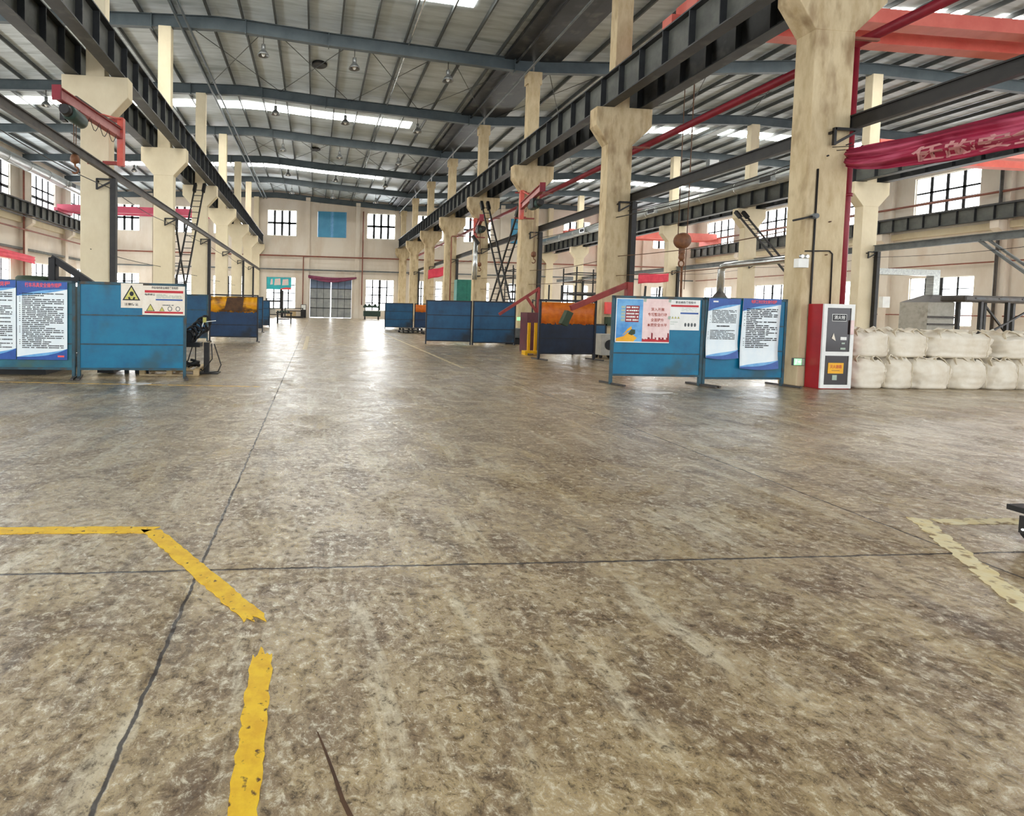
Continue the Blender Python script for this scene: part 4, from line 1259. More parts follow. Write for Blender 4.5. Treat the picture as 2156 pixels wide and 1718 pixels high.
# ------------------------------------------------------------------ bridge cranes
def bridge(y0, y1, xa, xb, zb, h, m, lab, w=0.45, dual=True):
    r = thing('bridge_crane', lab, 'bridge crane', ((xa + xb) / 2, (y0 + y1) / 2, zb))
    for yy in ((y0, y1) if dual else (y0,)):
        zc = zb - 0.1
        pts = [(xa - 0.2, zb + 0.15), (xa + 0.8, zb), (xb - 0.8, zb), (xb + 0.2, zb + 0.15), (xb + 0.2, zb + h), (xa - 0.2, zb + h)]
        MB().prism(pts, 'Y', yy - w / 2, yy + w / 2).build('box_girder', m, r, True)
    for xx in (xa, xb):
        MB().box(xx - 0.16, xx + 0.16, y0 - 0.9, y1 + 0.9, 9.52, zb + 0.18).build('end_truck', m, r, True)
        for yy in (y0 - 0.6, y1 + 0.6):
            MB().lathe([(0.14, xx - 0.05), (0.14, xx + 0.05)], (0, yy, 9.56), 14, 'X').build('wheel', 'black', r, True)
    return r
bridge(15.1, 16.2, 10.98, XR2 - G, 10.22, 0.42, 'redcrane', 'faded red twin girder bridge crane at the top right corner')
bridge(25.3, 26.9, XR2 + G, XWR - 0.95, 9.92, 0.6, 'redcrane', 'faded red bridge crane beyond the magenta banner, right edge')
bridge(52.4, 53.7, XWL + 0.95, XL - G, 9.62, 0.6, 'duskred', 'dusky red bridge crane far off in the left bay')
bridge(58.6, 59.9, XR2 + G, XWR - 0.95, 9.92, 0.8, 'redcrane', 'bright red bridge crane far off in the right bays')
r = thing('crane_hook', 'rusty round hook block hanging above the poster screen with a long rod', 'crane hook', (11.52, 16.05, 3.6))
MB().box(11.2, 11.85, 15.4, 16.4, 10.68, 11.05).build('trolley', 'redcrane', r, True)
mb = MB()
for dx in (-0.15, 0.15): mb.tube([(11.52 + dx, 16.05, 10.75), (11.52 + dx, 16.05, 3.75)], 0.012, 6)
mb.build('rope', 'browncable', r, True)
MB().lathe([(0.05, 15.9), (0.22, 15.93), (0.25, 15.98), (0.25, 16.12), (0.22, 16.17), (0.05, 16.2)], (11.52, 0, 3.72), 18, 'Y').build('sheave', 'hook', r, True)
MB().bar((11.52, 16.05, 3.75), (11.52, 16.05, 3.3), 0.14, 0.1).lathe([(0.05, 3.1), (0.09, 3.18), (0.07, 3.34)], (11.52, 16.05, 0), 12).build('shank', 'hook', r, True)
MB().tube([(11.52 + 0.09 * math.sin(a), 16.05, 3.0 + 0.1 * math.cos(a)) for a in [i * 2 * PI / 14 for i in range(15)]], 0.022, 8).build('ring', 'hook', r, True)
MB().tube([(11.54, 16.05, 2.9), (11.58, 16.05, 0.9)], 0.035, 8).build('rod', 'hook', r, True)
wire('pendant_cable', 'thin cable dropping from the bridge crane beside the round hook', 'wire', [(11.8, 16.2, 10.7), (11.82, 16.25, 3.7), (11.8, 16.25, 2.2)], 0.01, 'browncable')
r = thing('cable_bundle', 'red cable bundle hanging on top of the right crane girder', 'cable bundle', (10.96, 15.0, 9.9))
pts = []
for i in range(28):
    a = i * 0.8
    pts.append((10.96 + 0.16 * math.sin(a), 15.0 + 0.14 * math.cos(a * 0.7), 9.95 + 0.5 * (i / 28) + 0.1 * math.cos(a)))
MB().tube(pts, 0.035, 7).build('coils', 'jibred', r, True)
MB().box(10.9, 11.02, 14.2, 14.75, 9.45, 9.56).build('white_clamp', 'bulb', r, True)

# ------------------------------------------------------------------ red fire pipes
r = thing('fire_pipe', 'dark red fire pipe along the right bay with a riser by the big column', 'pipe', (11.3, 10.6, 0))
MB().tube([(11.3, -4, 7.2), (11.3, 61.0, 7.2)], 0.105, 14).build('main_pipe', 'pipered', r, True)
MB().tube([(11.3, 10.6, 0.0), (11.3, 10.6, 7.15)], 0.075, 14).build('riser', 'pipered', r, True)
mb = MB()
for k in range(0, 7): mb.box(XR + 0.4, 11.32, YK(k) - 0.03, YK(k) + 0.03, 7.04, 7.09)
mb.build('pipe_bracket', 'rust', r, True)
for z in (1.2, 4.0, 5.6):
    MB().lathe([(0.1, z), (0.1, z + 0.06)], (11.3, 10.6, 0), 14).build('coupling', 'pipered', r, True)
r = thing('rust_pipe', 'thin rust red pipe climbing the fifth right column with a bend', 'pipe', (10.05, 39.6, 0))
MB().tube([(10.12, 39.75, 0.0), (10.12, 39.75, 6.75), (10.16, 39.75, 6.85), (11.2, 39.75, 6.9)], 0.05, 8).build('pipe', 'rust', r, True)
def long_pipe(lab, pts, rad, m, name='wall_pipe'):
    return tag(MB().tube(pts, rad, 8).build(name, m), lab, 'pipe')
YW = YF - 0.35
long_pipe('rust brown pipe running across the far wall above the door', [(XWL + 0.5, YW, 7.05), (XWR - 0.5, YW, 7.05)], 0.08, 'rust')
long_pipe('dark grey pipe running across the far wall just above the door', [(XWL + 0.5, YW, 5.5), (XWR - 0.5, YW, 5.5)], 0.085, 'greypipe')
long_pipe('rust drainpipe standing right of the big far door', [(5.4, YW - 0.1, 1.6), (5.4, YW - 0.1, 12.4)], 0.07, 'rust')
long_pipe('short dark standpipe left of the far door', [(-1.43, YW - 0.05, 0.0), (-1.43, YW - 0.05, 7.0)], 0.06, 'rust')
long_pipe('rust brown pipe along the left outer wall', [(XWL + 0.45, 8, 7.17), (XWL + 0.45, YF - 0.6, 7.17)], 0.07, 'rust')
long_pipe('thin dark conduit under the crane girder on the left wall', [(XWL + 1.05, 8, 8.12), (XWL + 1.05, YF - 0.6, 8.12)], 0.045, 'black')
long_pipe('rust drainpipe on the left wall pilaster', [(XWL + 0.42, 47.2, 0), (XWL + 0.42, 47.2, 12.6)], 0.08, 'rust')
long_pipe('rust brown pipe crossing the upper windows of the right wall', [(XWR - 0.45, 8, 10.25), (XWR - 0.45, YF - 0.6, 10.25)], 0.08, 'rust')
long_pipe('thin dark pipe halfway up the right wall', [(XWR - 0.3, 8, 5.5), (XWR - 0.3, YF - 0.6, 5.5)], 0.05, 'rust')
long_pipe('thin dark pipe low across the right wall windows', [(XWR - 0.3, 8, 1.75), (XWR - 0.3, YF - 0.6, 1.75)], 0.045, 'rust')
long_pipe('dark drainpipe on the right wall pilaster', [(XWR - 0.5, 32.75, 0), (XWR - 0.5, 32.75, 12.6)], 0.09, 'rail')

# ------------------------------------------------------------------ ventilation ducts
def duct(X, z, rad, ya, yb, outs, lab, side):
    r = thing('air_duct', lab, 'duct', (X, (ya + yb) / 2, z))
    MB().tube([(X, ya, z), (X, yb, z)], rad, 20).build('duct_tube', 'duct', r, True)
    y = ya + 1.2
    i = 0
    while y < yb:
        MB().lathe([(rad + 0.018, y - 0.03), (rad + 0.018, y + 0.03)], (X, 0, z), 20, 'Y').build('joint_band', 'chrome', r, True)
        y += 3.0
    hg = MB()
    for k in range(1, 7):
        if ya < YK(k) < yb: hg.bar((X, YK(k), z + rad), (X - side * 1.9 if side > 0 else X + 0.9, YK(k), z + rad + 0.02), 0.05)
    hg.build('hanger', 'black', r, True)
    for yo in outs:
        o = MB().box(X + side * rad * 0.55, X + side * (rad + 0.22), yo - 0.45, yo + 0.45, z - 0.26, z + 0.16).build('outlet', 'chrome', r, True)
        MB().box(X + side * (rad + 0.2), X + side * (rad + 0.235), yo - 0.36, yo + 0.36, z - 0.2, z + 0.1).build('grille', 'ink', o, True)
    return r
duct(26.1, 9.3, 0.36, 27.2, 61.5, (28.8, 39.3, 50.0), 'silver round air duct hung beside the crane girder in the right bay', -1)
duct(-22.4, 11.72, 0.42, 4, 61.5, (50.8, 36.0), 'grey round air duct high along the left wall', 1)

# ------------------------------------------------------------------ high bay lamps
first = None
LN = {-2.55: 'left', 1.6: 'middle', 6.0: 'right'}
for k in (2, 3, 4, 5, 6):
    for X in (-2.55, 1.6, 6.0):
        z = roof_under(X)
        lab = 'small bell shaped bay lamp under the %s rafter of the middle bay, %s of three' % (ORD[k + 1], LN[X])
        if first is None:
            first = thing('bay_lamp', lab, 'lamp', (X, YK(k), z), 0, 'bell lamps under the rafters')
            MB().tube([(0, 0, 0.02), (0, 0, -0.36)], 0.018, 6).build('stem', 'black', first)
            MB().lathe([(0.05, -0.34), (0.09, -0.36), (0.1, -0.56), (0.07, -0.6)], n=14).build('ballast', 'lampshade', first)
            MB().lathe([(0.07, -0.58), (0.14, -0.64), (0.24, -0.78), (0.27, -0.86), (0.25, -0.86), (0.2, -0.78), (0.06, -0.62)], n=20).build('lamp_shade', 'lampshade', first)
            MB().lathe([(0.03, -0.66), (0.09, -0.72), (0.1, -0.8), (0.05, -0.88), (0.01, -0.9)], n=14).build('bulb', 'bulb', first)
        else:
            c = first.copy(); COL.objects.link(c)
            c.location = (X, YK(k), z); c['label'] = lab
            for ch in list(first.children):
                dup_part(ch, c)
for X, k, t in ((-15.5, 3, 'nearer'), (-15.5, 5, 'farther'), (19.0, 3, 'nearer'), (19.0, 5, 'farther')):
    c = first.copy(); COL.objects.link(c)
    c.location = (X, YK(k), roof_under(X))
    c['label'] = 'small bell shaped bay lamp in the %s bay, the %s one' % ('left' if X < 0 else 'right', t)
    for ch in list(first.children): dup_part(ch, c)
r = thing('flood_lamp', 'square floodlight clamped on the right rail beyond the big column', 'floodlight', (10.75, 14.0, 5.45))
MB().box(10.66, 10.98, 13.94, 14.04, 5.46, 5.68).build('housing', 'greypipe', r, True, bevel=0.01)
MB().box(10.69, 10.95, 13.925, 13.94, 5.49, 5.65).build('lens', 'bulb', r, True)

# ------------------------------------------------------------------ cloth banners
def cloth(name, lab, m, P, nu=60, nv=10, group=None, letters=None):
    vs = []
    for j in range(nv + 1):
        for i in range(nu + 1):
            vs.append(P(i / nu, j / nv))
    fs = [(j * (nu + 1) + i, j * (nu + 1) + i + 1, (j + 1) * (nu + 1) + i + 1, (j + 1) * (nu + 1) + i) for j in range(nv) for i in range(nu)]
    r = thing(name, lab, 'banner', P(0.5, 0.0), 0, group)
    o = MB().add(vs, fs, True).build('cloth', m, r, True)
    s_ = o.modifiers.new('thick', 'SOLIDIFY'); s_.thickness = 0.004
    if letters:
        for u, p in letters:
            q = P(u, 0.0)
            MB().tube([q, p], 0.008, 6).build('cord', 'cable', r, True)
    return r
def near_banner(u, v):
    g = min(1.0, u / 0.12) ** 0.6
    px, py = 10.36 + 2.45 * u, 9.80 - 4.55 * u
    top = 4.72 + 0.42 * u - 0.06 * math.sin(PI * u)
    H = 0.30 + 0.22 * g + 0.22 * u
    fold = (0.055 * math.sin(v * 15 + u * 5.0) + 0.03 * math.sin(v * 29 + u * 11)) * (1 - 0.35 * u)
    d = 0.15 * math.sin(PI * v) * g - fold
    return (px - 0.88 * d, min(py - 0.47 * d, 9.87), top - H * v + 0.015 * math.sin(u * 22 + v * 5))
rb = cloth('cloth_banner', 'sagging magenta red cloth banner strung from the big stained column', 'bannerred', near_banner, 90, 26, 'red cloth banners', [(0.0, (10.3, YK(0) - 0.21, 4.74)), (0.05, (10.2, YK(0) - 0.21, 4.8))])
# pale characters on the near banner, following its cloth
def banner_text(par, chars, u0, du, v0, hv):
    for i, ch in enumerate(chars):
        cu = bpy.data.curves.new('c', 'FONT'); cu.body = ch; cu.size = 1.0; cu.resolution_u = 2; cu.offset = 0.03
        t = bpy.data.objects.new('c', cu); COL.objects.link(t)
        bpy.context.view_layer.update()
        me = bpy.data.meshes.new_from_object(t.evaluated_get(bpy.context.evaluated_depsgraph_get()))
        bpy.data.objects.remove(t); bpy.data.curves.remove(cu)
        bm = bmesh.new(); bm.from_mesh(me)
        bmesh.ops.triangulate(bm, faces=bm.faces)
        bmesh.ops.subdivide_edges(bm, edges=[e for e in bm.edges if e.calc_length() > 0.12], cuts=3)
        for v in bm.verts:
            u = u0 + du * (i + v.co.x); vv = v0 + hv * (0.88 - v.co.y)
            p = Vector(near_banner(u, max(0.0, min(1.0, vv))))
            v.co = p + Vector((-0.011, -0.006, 0)) - Vector(par.location)
        bm.to_mesh(me); bm.free()
        me.materials.clear(); me.materials.append(M['jibpink'])
        o = bpy.data.objects.new('lettering', me); COL.objects.link(o); o.parent = par
banner_text(rb, '任的安全', 0.19, 0.075, 0.5, 0.42)
cloth('cloth_banner', 'dusky red cloth banner hung on the left outer wall', 'banner2', lambda u, v: (XWL + 0.6 + 0.04 * math.sin(v * 14 + u * 8), 40 + 8.6 * u, 5.35 - 0.35 * u + 0.06 * math.sin(u * 3) - 0.62 * v), 40, 10, 'red cloth banners')
cloth('cloth_banner', 'plum coloured banner sagging across the top of the far door', 'banner3', lambda u, v: (-0.85 + 5.6 * u, YF - 0.42 + 0.04 * math.sin(v * 9 + u * 6), 4.92 - 0.18 * math.sin(PI * u) - 0.1 * u - (0.12 + 0.45 * math.sin(PI * min(1, u * 0.8 + 0.15))) * v), 40, 8, 'red cloth banners', [(0.02, (-0.74, YF - 0.36, 5.44)), (0.98, (4.6, YF - 0.36, 5.44))])
cloth('cloth_banner', 'pinkish red banner between far right columns', 'banner2', lambda u, v: (9.3 + 1.75 * u, 44.0, 4.55 + 0.45 * u - 0.75 * v + 0.03 * math.sin(u * 9)), 24, 6, 'red cloth banners', [(1.0, (10.62, 44.0, 5.2))])
cloth('cloth_banner', 'bright pinkish red banner hanging deep in the right bays', 'banner2', lambda u, v: (25.0 + 2.5 * u, 39.7, 4.45 + 0.08 * u - (0.78 - 0.15 * u) * v + 0.03 * math.sin(u * 7)), 24, 6, 'red cloth banners', [(1.0, (27.6, 39.95, 4.6)), (0.9, (27.6, 40.0, 4.75))])
r = thing('window_banner', 'turquoise banner with pale pastel characters over the left far window', 'banner', (-4.2, YF + 0.08, 3.17))
MB().box(-5.6, -2.78, YF + 0.07, YF + 0.1, 3.17, 4.57).build('sheet', 'tealposter', r, True)
MB().poly([(-4.0, 3.17), (-2.78, 3.17), (-2.78, 3.4), (-3.4, 3.42), (-4.0, 3.28)], YF + 0.068, 0.004).build('red_corner', 'coral', r, True)
mb = MB()
for x0, x1, z0, z1 in ((-5.2, -4.9, 3.7, 4.4), (-4.75, -4.0, 3.65, 4.45), (-3.85, -3.1, 3.65, 4.4)):
    mb.poly([(x0, z0), (x1, z0 + 0.05), (x1 - 0.05, z1), (x0 + 0.08, z1 - 0.06)], YF + 0.068, 0.004)
mb.build('pale_lettering', 'pastel', r, True)

# ------------------------------------------------------------------ machines, racks and clutter
def rack(lab, x0, x1, y0, y1, zt, levels, name='steel_rack', m='black', t=0.05, cat='rack'):
    r = thing(name, lab, cat, ((x0 + x1) / 2, (y0 + y1) / 2, 0))
    for xx in (x0, x1):
        for yy in (y0, y1):
            MB().box(xx - t / 2, xx + t / 2, yy - t / 2, yy + t / 2, 0, zt).build('upright', m, r, True)
    for z in levels:
        MB().bar((x0, y0, z), (x1, y0, z), t).bar((x0, y1, z), (x1, y1, z), t).bar((x0, y0, z), (x0, y1, z), t).bar((x1, y0, z), (x1, y1, z), t).build('shelf_rail', m, r, True)
    return r
rk = rack('black guard railed platform between the right columns', 12.7, 14.3, 25.2, 26.6, 3.6, (1.2, 1.95, 2.25, 2.9, 3.3))
MB().box(12.7, 14.3, 25.2, 26.6, 2.3, 2.36).build('deck', 'rail', rk, True)
rk = rack('tall black rack right behind the crossed ladders', 10.7, 12.0, 28.4, 29.6, 3.85, (1.2, 2.0, 2.4, 2.8, 3.2, 3.6))
mb = MB()
for i in range(7): mb.bar((10.7 + 0.2 * i, 28.4, 0.4), (10.75 + 0.2 * i, 28.4, 3.7), 0.03)
mb.build('mesh_bar', 'black', rk, True)
rk = rack('low black rack with upright stakes behind the poster screens', 10.75, 11.95, 17.6, 18.9, 1.8, (0.3, 1.0, 1.75))
for i, xx in enumerate((10.82, 11.4, 11.93)):
    MB().bar((xx, 17.7, 1.7), (xx + 0.03, 17.7, 2.35), 0.05).build('stake', 'black', rk, True)
MB().tube([(10.8, 17.8, 1.85), (13.6, 17.8, 1.85)], 0.07, 8).tube([(10.8, 18.3, 1.95), (13.6, 18.3, 1.95)], 0.06, 8).build('stored_pipe', 'greypipe', rk, True)
rk = rack('dark rack with stakes behind the sooty orange topped screen', 9.6, 11.2, 21.6, 23.0, 1.9, (0.4, 1.1, 1.85))
for i, xx in enumerate((9.75, 10.3, 10.9)):
    MB().bar((xx, 21.7, 1.8), (xx, 21.7, 2.5), 0.05).build('stake', 'black', rk, True)

r = thing('fume_hood', 'grey fume hood with a bright elbow pipe behind the rule scrolls', 'fume hood', (17.66, 22.0, 0))
MB().tube([(17.66, 22.0, 2.4), (17.66, 22.0, 3.35), (17.66, 21.9, 3.5), (17.66, 21.7, 3.55), (17.66, 17.0, 3.55)], 0.14, 14).build('pipe', 'chrome', r, True)
MB().lathe([(0.6, 1.85), (0.55, 1.95), (0.16, 2.42)], (17.66, 22.0, 0), 4).build('hood', 'rail', r, True)
MB().box(17.1, 18.2, 21.5, 22.5, 0.0, 1.86).build('cabinet', 'machw', r, True)
r = thing('fume_cabinet', 'grey fume cabinet with a sheet duct before the right wall window', 'fume cabinet', (35.6, 28.0, 0))
MB().box(34.8, 36.5, 27.5, 29.0, 0.0, 2.4).build('cabinet', 'machw', r, True)
MB().box(34.78, 36.52, 27.46, 27.5, 1.5, 1.62).box(34.78, 36.52, 27.46, 27.5, 1.1, 1.2).build('trim_band', 'rail', r, True)
MB().add([(34.8, 27.5, 2.4), (36.5, 27.5, 2.4), (36.5, 29, 2.4), (34.8, 29, 2.4), (35.7, 28.0, 2.85), (36.2, 28.0, 2.85), (36.2, 28.5, 2.85), (35.7, 28.5, 2.85)],
         [(0, 1, 5, 4), (1, 2, 6, 5), (2, 3, 7, 6), (3, 0, 4, 7), (4, 5, 6, 7), (0, 3, 2, 1)]).build('hood', 'rail', r, True)
MB().box(35.75, 36.15, 28.05, 28.45, 2.85, 3.949).box(31.0, 36.15, 28.05, 28.45, 3.95, 4.3).build('sheet_duct', 'duct', r, True)
r = thing('conveyor_frame', 'long black conveyor frame with oval slots at the right frame edge', 'conveyor', (36.5, 26.0, 0))
MB().box(34.3, 39.5, 25.4, 26.6, 2.4, 2.75).build('deck', 'rail', r, True, bevel=0.1)
mb = MB()
for xx in (35.2, 36.6, 38.0): mb.prism([(xx + 0.3 * math.cos(a), 2.6 + 0.06 * math.sin(a)) for a in [i * PI / 8 for i in range(16)]], 'Y', 25.37, 25.4)
mb.build('slot', 'greyink', r, True)
for xx in (35.4, 37.0, 38.8):
    for yy in (25.5, 26.5): MB().box(xx - 0.07, xx + 0.07, yy - 0.07, yy + 0.07, 0, 2.42).build('leg', 'black', r, True)
MB().bar((35.4, 25.45, 0.5), (38.8, 25.45, 2.3), 0.08).bar((37.0, 26.5, 2.3), (38.8, 26.5, 0.4), 0.08).build('brace', 'black', r, True)
r = thing('diagonal_strut', 'pair of grey diagonal struts under the thick rail, right edge', 'strut', (28.35, 19.5, 3.0))
MB().bar((28.3, 20.6, 4.85), (28.3, 18.2, 2.6), 0.1).bar((28.3, 20.3, 4.85), (28.3, 17.9, 2.6), 0.08).build('strut_bar', 'greypipe', r, True)
MB().bar((28.3, 18.1, 0), (28.3, 18.1, 2.75), 0.1).build('foot_post', 'greypipe', r, True)
r = thing('switch_box', 'small white switch box low on the post before the right column', 'electrical box', (28.3, 24.3, 2.2))
MB().box(28.1, 28.5, 24.2, 24.4, 1.95, 2.5).build('box', 'white', r, True, bevel=0.01)

# red welding boom and its motor head, red frame and maroon box
r = thing('welding_boom', 'rusty red boom sloping down to a black motor head over the sooty screen', 'boom', (8.74, 14.3, 0))
MB().bar((8.72, 14.3, 2.2), (7.0, 14.15, 1.5), 0.1, 0.15).build('boom_tube', 'rustred', r, True)
hd = MB().lathe([(0.06, -0.24), (0.19, -0.2), (0.21, -0.1), (0.21, 0.18), (0.14, 0.24)], (0, 0, 0), 18, 'Y').build('motor_head', 'rubber', r, True)
hd.location = Vector((6.98, 14.1, 1.45)) - r.location
hd.rotation_euler = (0, 0, 0.5)
MB().bar((6.9, 14.05, 1.4), (6.74, 14.05, 1.04), 0.2, 0.18).build('gearbox', 'olive', r, True)
MB().box(8.66, 8.82, 14.22, 14.38, 0, 2.26).build('mast', 'rustred', r, True)
r = thing('red_lift_arm', 'rusty red triangular lift arm on a maroon box behind the blue pair', 'lift arm', (7.4, 17.6, 0))
MB().box(7.1, 7.62, 17.4, 18.0, 0.0, 1.34).build('pedestal', 'plum', r, True)
MB().bar((6.3, 17.9, 1.25), (7.62, 17.7, 2.18), 0.07, 0.1).bar((7.58, 17.7, 2.15), (7.58, 17.7, 1.34), 0.07, 0.1).bar((7.2, 17.75, 1.85), (7.55, 17.7, 1.36), 0.06, 0.09).build('arm', 'rustred', r, True)
r = thing('yellow_stand', 'bright yellow two pronged stand beside the sooty screen', 'stand', (6.9, 16.45, 0))
for xx in (6.78, 7.0): MB().box(xx - 0.04, xx + 0.04, 16.42, 16.48, 0.12, 1.02).build('upright', 'yellowsteel', r, True)
MB().box(6.62, 7.1, 16.3, 16.6, 0.06, 0.13).box(6.62, 6.7, 16.3, 16.6, 0.0, 0.07).box(7.02, 7.1, 16.3, 16.6, 0.0, 0.07).build('base', 'yellowsteel', r, True)
r = thing('white_welder', 'grubby white welding machine behind the sooty screen edge', 'welding machine', (8.95, 15.6, 0))
MB().box(8.65, 9.2, 15.45, 15.95, 0.1, 0.74).build('case', 'machw', r, True, bevel=0.01)
MB().lathe([(0.16, 15.43), (0.16, 15.45)], (8.92, 0, 0.42), 16, 'Y').build('fan_grille', 'ink', r, True)
mb = MB()
for xx in (8.72, 9.12): mb.lathe([(0.06, xx - 0.03), (0.06, xx + 0.03)], (0, 15.6, 0.06), 10, 'X').lathe([(0.06, xx - 0.03), (0.06, xx + 0.03)], (0, 15.85, 0.06), 10, 'X')
mb.build('wheel', 'rubber', r, True)
r = thing('control_cabinet', 'teal green control cabinet behind the dark blue screens', 'cabinet', (9.75, 34.2, 0))
MB().box(9.1, 10.4, 34.0, 34.7, 0.0, 3.3).build('case', 'tealm', r, True)
MB().box(9.16, 9.7, 33.98, 34.0, 0.2, 3.2).box(9.78, 10.34, 33.98, 34.0, 0.2, 3.2).build('door', 'tealm', r, True)
MB().box(9.65, 9.69, 33.955, 33.98, 1.6, 1.85).build('handle', 'ink', r, True)
r = thing('tin_pipe', 'bright vertical tin pipe with a dark cap beside the fourth right column', 'pipe', (9.62, 31.9, 3.3))
MB().tube([(9.62, 31.9, 3.2), (9.62, 31.9, 5.5)], 0.14, 14).build('pipe', 'chrome', r, True)
MB().bar((9.4, 31.9, 5.85), (9.8, 31.9, 5.35), 0.3, 0.14).build('cap', 'black', r, True)
MB().box(9.62, 10.0, 31.95, 32.44, 3.4, 3.46).box(9.62, 10.0, 31.95, 32.44, 4.8, 4.86).build('bracket', 'black', r, True)
r = thing('electrical_box', 'small teal box and cables on the first right column behind the posters', 'electrical box', (9.9, 17.3, 1.5))
MB().box(9.8, 10.0, 17.26, 17.42, 1.35, 1.75).build('box', 'coral', r, True)
MB().box(9.82, 10.02, 17.2, 17.42, 0.95, 1.25).build('meter', 'olive', r, True)

def pallet(lab, cx, cy, rot, m='wood', z=0.0, w=1.1, d=0.8, name='pallet', group=None):
    r = thing(name, lab, 'pallet', (cx, cy, z), rot, group)
    for i in range(5):
        x = -w / 2 + w * i / 4.0
        MB().box(max(-w / 2, x - 0.08), min(w / 2, x + 0.08), -d / 2, d / 2, 0.115, 0.14).build('deck_board', m, r)
    for x in (-w / 2 + 0.05, 0, w / 2 - 0.05):
        for y in (-d / 2 + 0.05, d / 2 - 0.05):
            MB().box(x - 0.05, x + 0.05, y - 0.05, y + 0.05, 0.02, 0.1).build('block', m, r)
    for y in (-d / 2 + 0.05, d / 2 - 0.05):
        MB().box(-w / 2, w / 2, y - 0.05, y + 0.05, 0.0, 0.02).build('bottom_board', m, r)
        MB().box(-w / 2, w / 2, y - 0.05, y + 0.05, 0.1, 0.115).build('stringer', m, r)
pallet('pale wooden pallet under the bright blue screen', -2.78, 10.95, 0.03)
pallet('dark pallet on the floor before the far blue screens, left one', 5.35, 29.6, 0.1, 'black', w=1.2, d=1.0)
pallet('dark pallet beside the blue pair, stacked topmost', 5.35, 29.6, 0.05, 'black', 0.145, 1.15, 0.95)
pallet('dark pallet on the floor before the far blue screens, right one', 6.35, 28.6, -0.1, 'black', w=1.1, d=0.9)

# cable torch station at the end of the left screens
r = thing('torch_feeder', 'black wire feeder draped in cables at the end of the blue screen', 'wire feeder', (-2.15, 11.0, 0))
mb = MB()
rnd = random.Random(5)
for i in range(7):
    cxx, czz = -2.5 + 0.05 * i, 0.72 + 0.05 * i
    pts = [(cxx + (0.10 + 0.02 * (i % 3)) * math.cos(a) + rnd.uniform(-.01, .01), 11.0 + 0.035 * i - 0.1, czz + (0.13 + 0.02 * (i % 2)) * math.sin(a)) for a in [q * 2 * PI / 14 for q in range(15)]]
    mb.tube(pts, 0.022, 7)
mb.build('cable_coil', 'rubber', r, True)
MB().box(-2.75, -2.26, 10.85, 11.15, 0.53, 0.62).box(-2.72, -2.4, 10.9, 11.1, 0.6, 0.86).build('feeder_case', 'rubber', r, True, bevel=0.01)
MB().bar((-2.2, 11.0, 1.08), (-2.36, 11.0, 0.62), 0.018).bar((-2.2, 11.0, 1.03), (-1.98, 11.0, 1.06), 0.016).build('torch_rod', 'bulb', r, True)
MB().box(-2.23, -2.17, 10.97, 11.03, 1.02, 1.12).build('yellow_clamp', 'signyellow', r, True)
MB().box(-2.2, -2.1, 10.95, 11.05, 0.0, 0.62).box(-2.3, -1.9, 10.85, 11.15, 0.0, 0.02).build('stand_post', 'black', r, True)
loops = [[(-2.42, 10.95, 0.55), (-2.5, 10.9, 0.25), (-2.55, 10.85, 0.02)], [(-2.36, 10.95, 0.55), (-2.35, 10.9, 0.2), (-2.2, 10.85, 0.06), (-2.02, 10.88, 0.3), (-2.05, 10.95, 0.6)],
         [(-2.0, 10.95, 0.6), (-1.85, 10.9, 0.18), (-1.9, 10.85, 0.05), (-2.1, 10.8, 0.03), (-2.25, 10.78, 0.02)], [(-2.7, 10.9, 0.55), (-2.95, 10.7, 0.4)]]
for L_ in loops:
    q = []
    for a, b in zip(L_, L_[1:]):
        for t in range(4): q.append(tuple(Vector(a).lerp(Vector(b), t / 4)))
    q.append(L_[-1])
    MB().tube(q, 0.012, 7).build('hanging_cable', 'cable', r, True)
r = thing('hose_pile', 'heap of black hose on the pallet end by the blue screen', 'hose', (-2.35, 10.8, 0.15))
pts = [(-2.38 + 0.12 * math.cos(i * 0.7), 10.8 + 0.12 * math.sin(i * 0.7 + 0.3 * math.sin(i)), 0.17 + 0.004 * i + 0.03 * math.sin(i * 1.9)) for i in range(22)]
MB().tube(pts, 0.025, 7).build('hose', 'rubber', r, True)

r = thing('loader_arm', 'black folded machine arm rising behind the left rule posters', 'machine arm', (-5.5, 12.0, 0))
MB().box(-6.3, -5.0, 10.5, 12.6, 0.0, 0.22).build('base', 'rubber', r, True)
MB().box(-6.1, -5.2, 11.7, 12.5, 0.25, 1.7).build('housing', 'greenm', r, True, bevel=0.03)
MB().box(-5.62, -5.48, 11.9, 12.1, 1.6, 2.3).build('upright', 'rubber', r, True, bevel=0.02)
MB().bar((-5.58, 12.0, 2.3), (-4.7, 12.0, 1.72), 0.14, 0.13).build('boom', 'rubber', r, True)
MB().box(-5.42, -5.0, 11.92, 12.08, 1.78, 1.9).build('link', 'rubber', r, True)
MB().lathe([(0.3, 1.7), (0.34, 1.75), (0.34, 1.86), (0.3, 1.9)], (-6.0, 12.1, 0), 18).build('drum', 'olive', r, True)
r = thing('floor_trolley', 'dark wheeled trolley half hidden under the bright blue screen', 'trolley', (-3.6, 10.9, 0))
MB().box(-4.15, -3.85, 10.7, 11.2, 0.02, 0.3).build('box', 'rubber', r, True)
for xx in (-3.68, -3.48, -3.3): MB().bar((xx, 10.9, 0.4), (xx + 0.03, 10.85, 0.0), 0.07).build('leg', 'rubber', r, True)
MB().box(-3.85, -3.2, 10.75, 11.1, 0.36, 0.5).build('deck', 'rail', r, True)

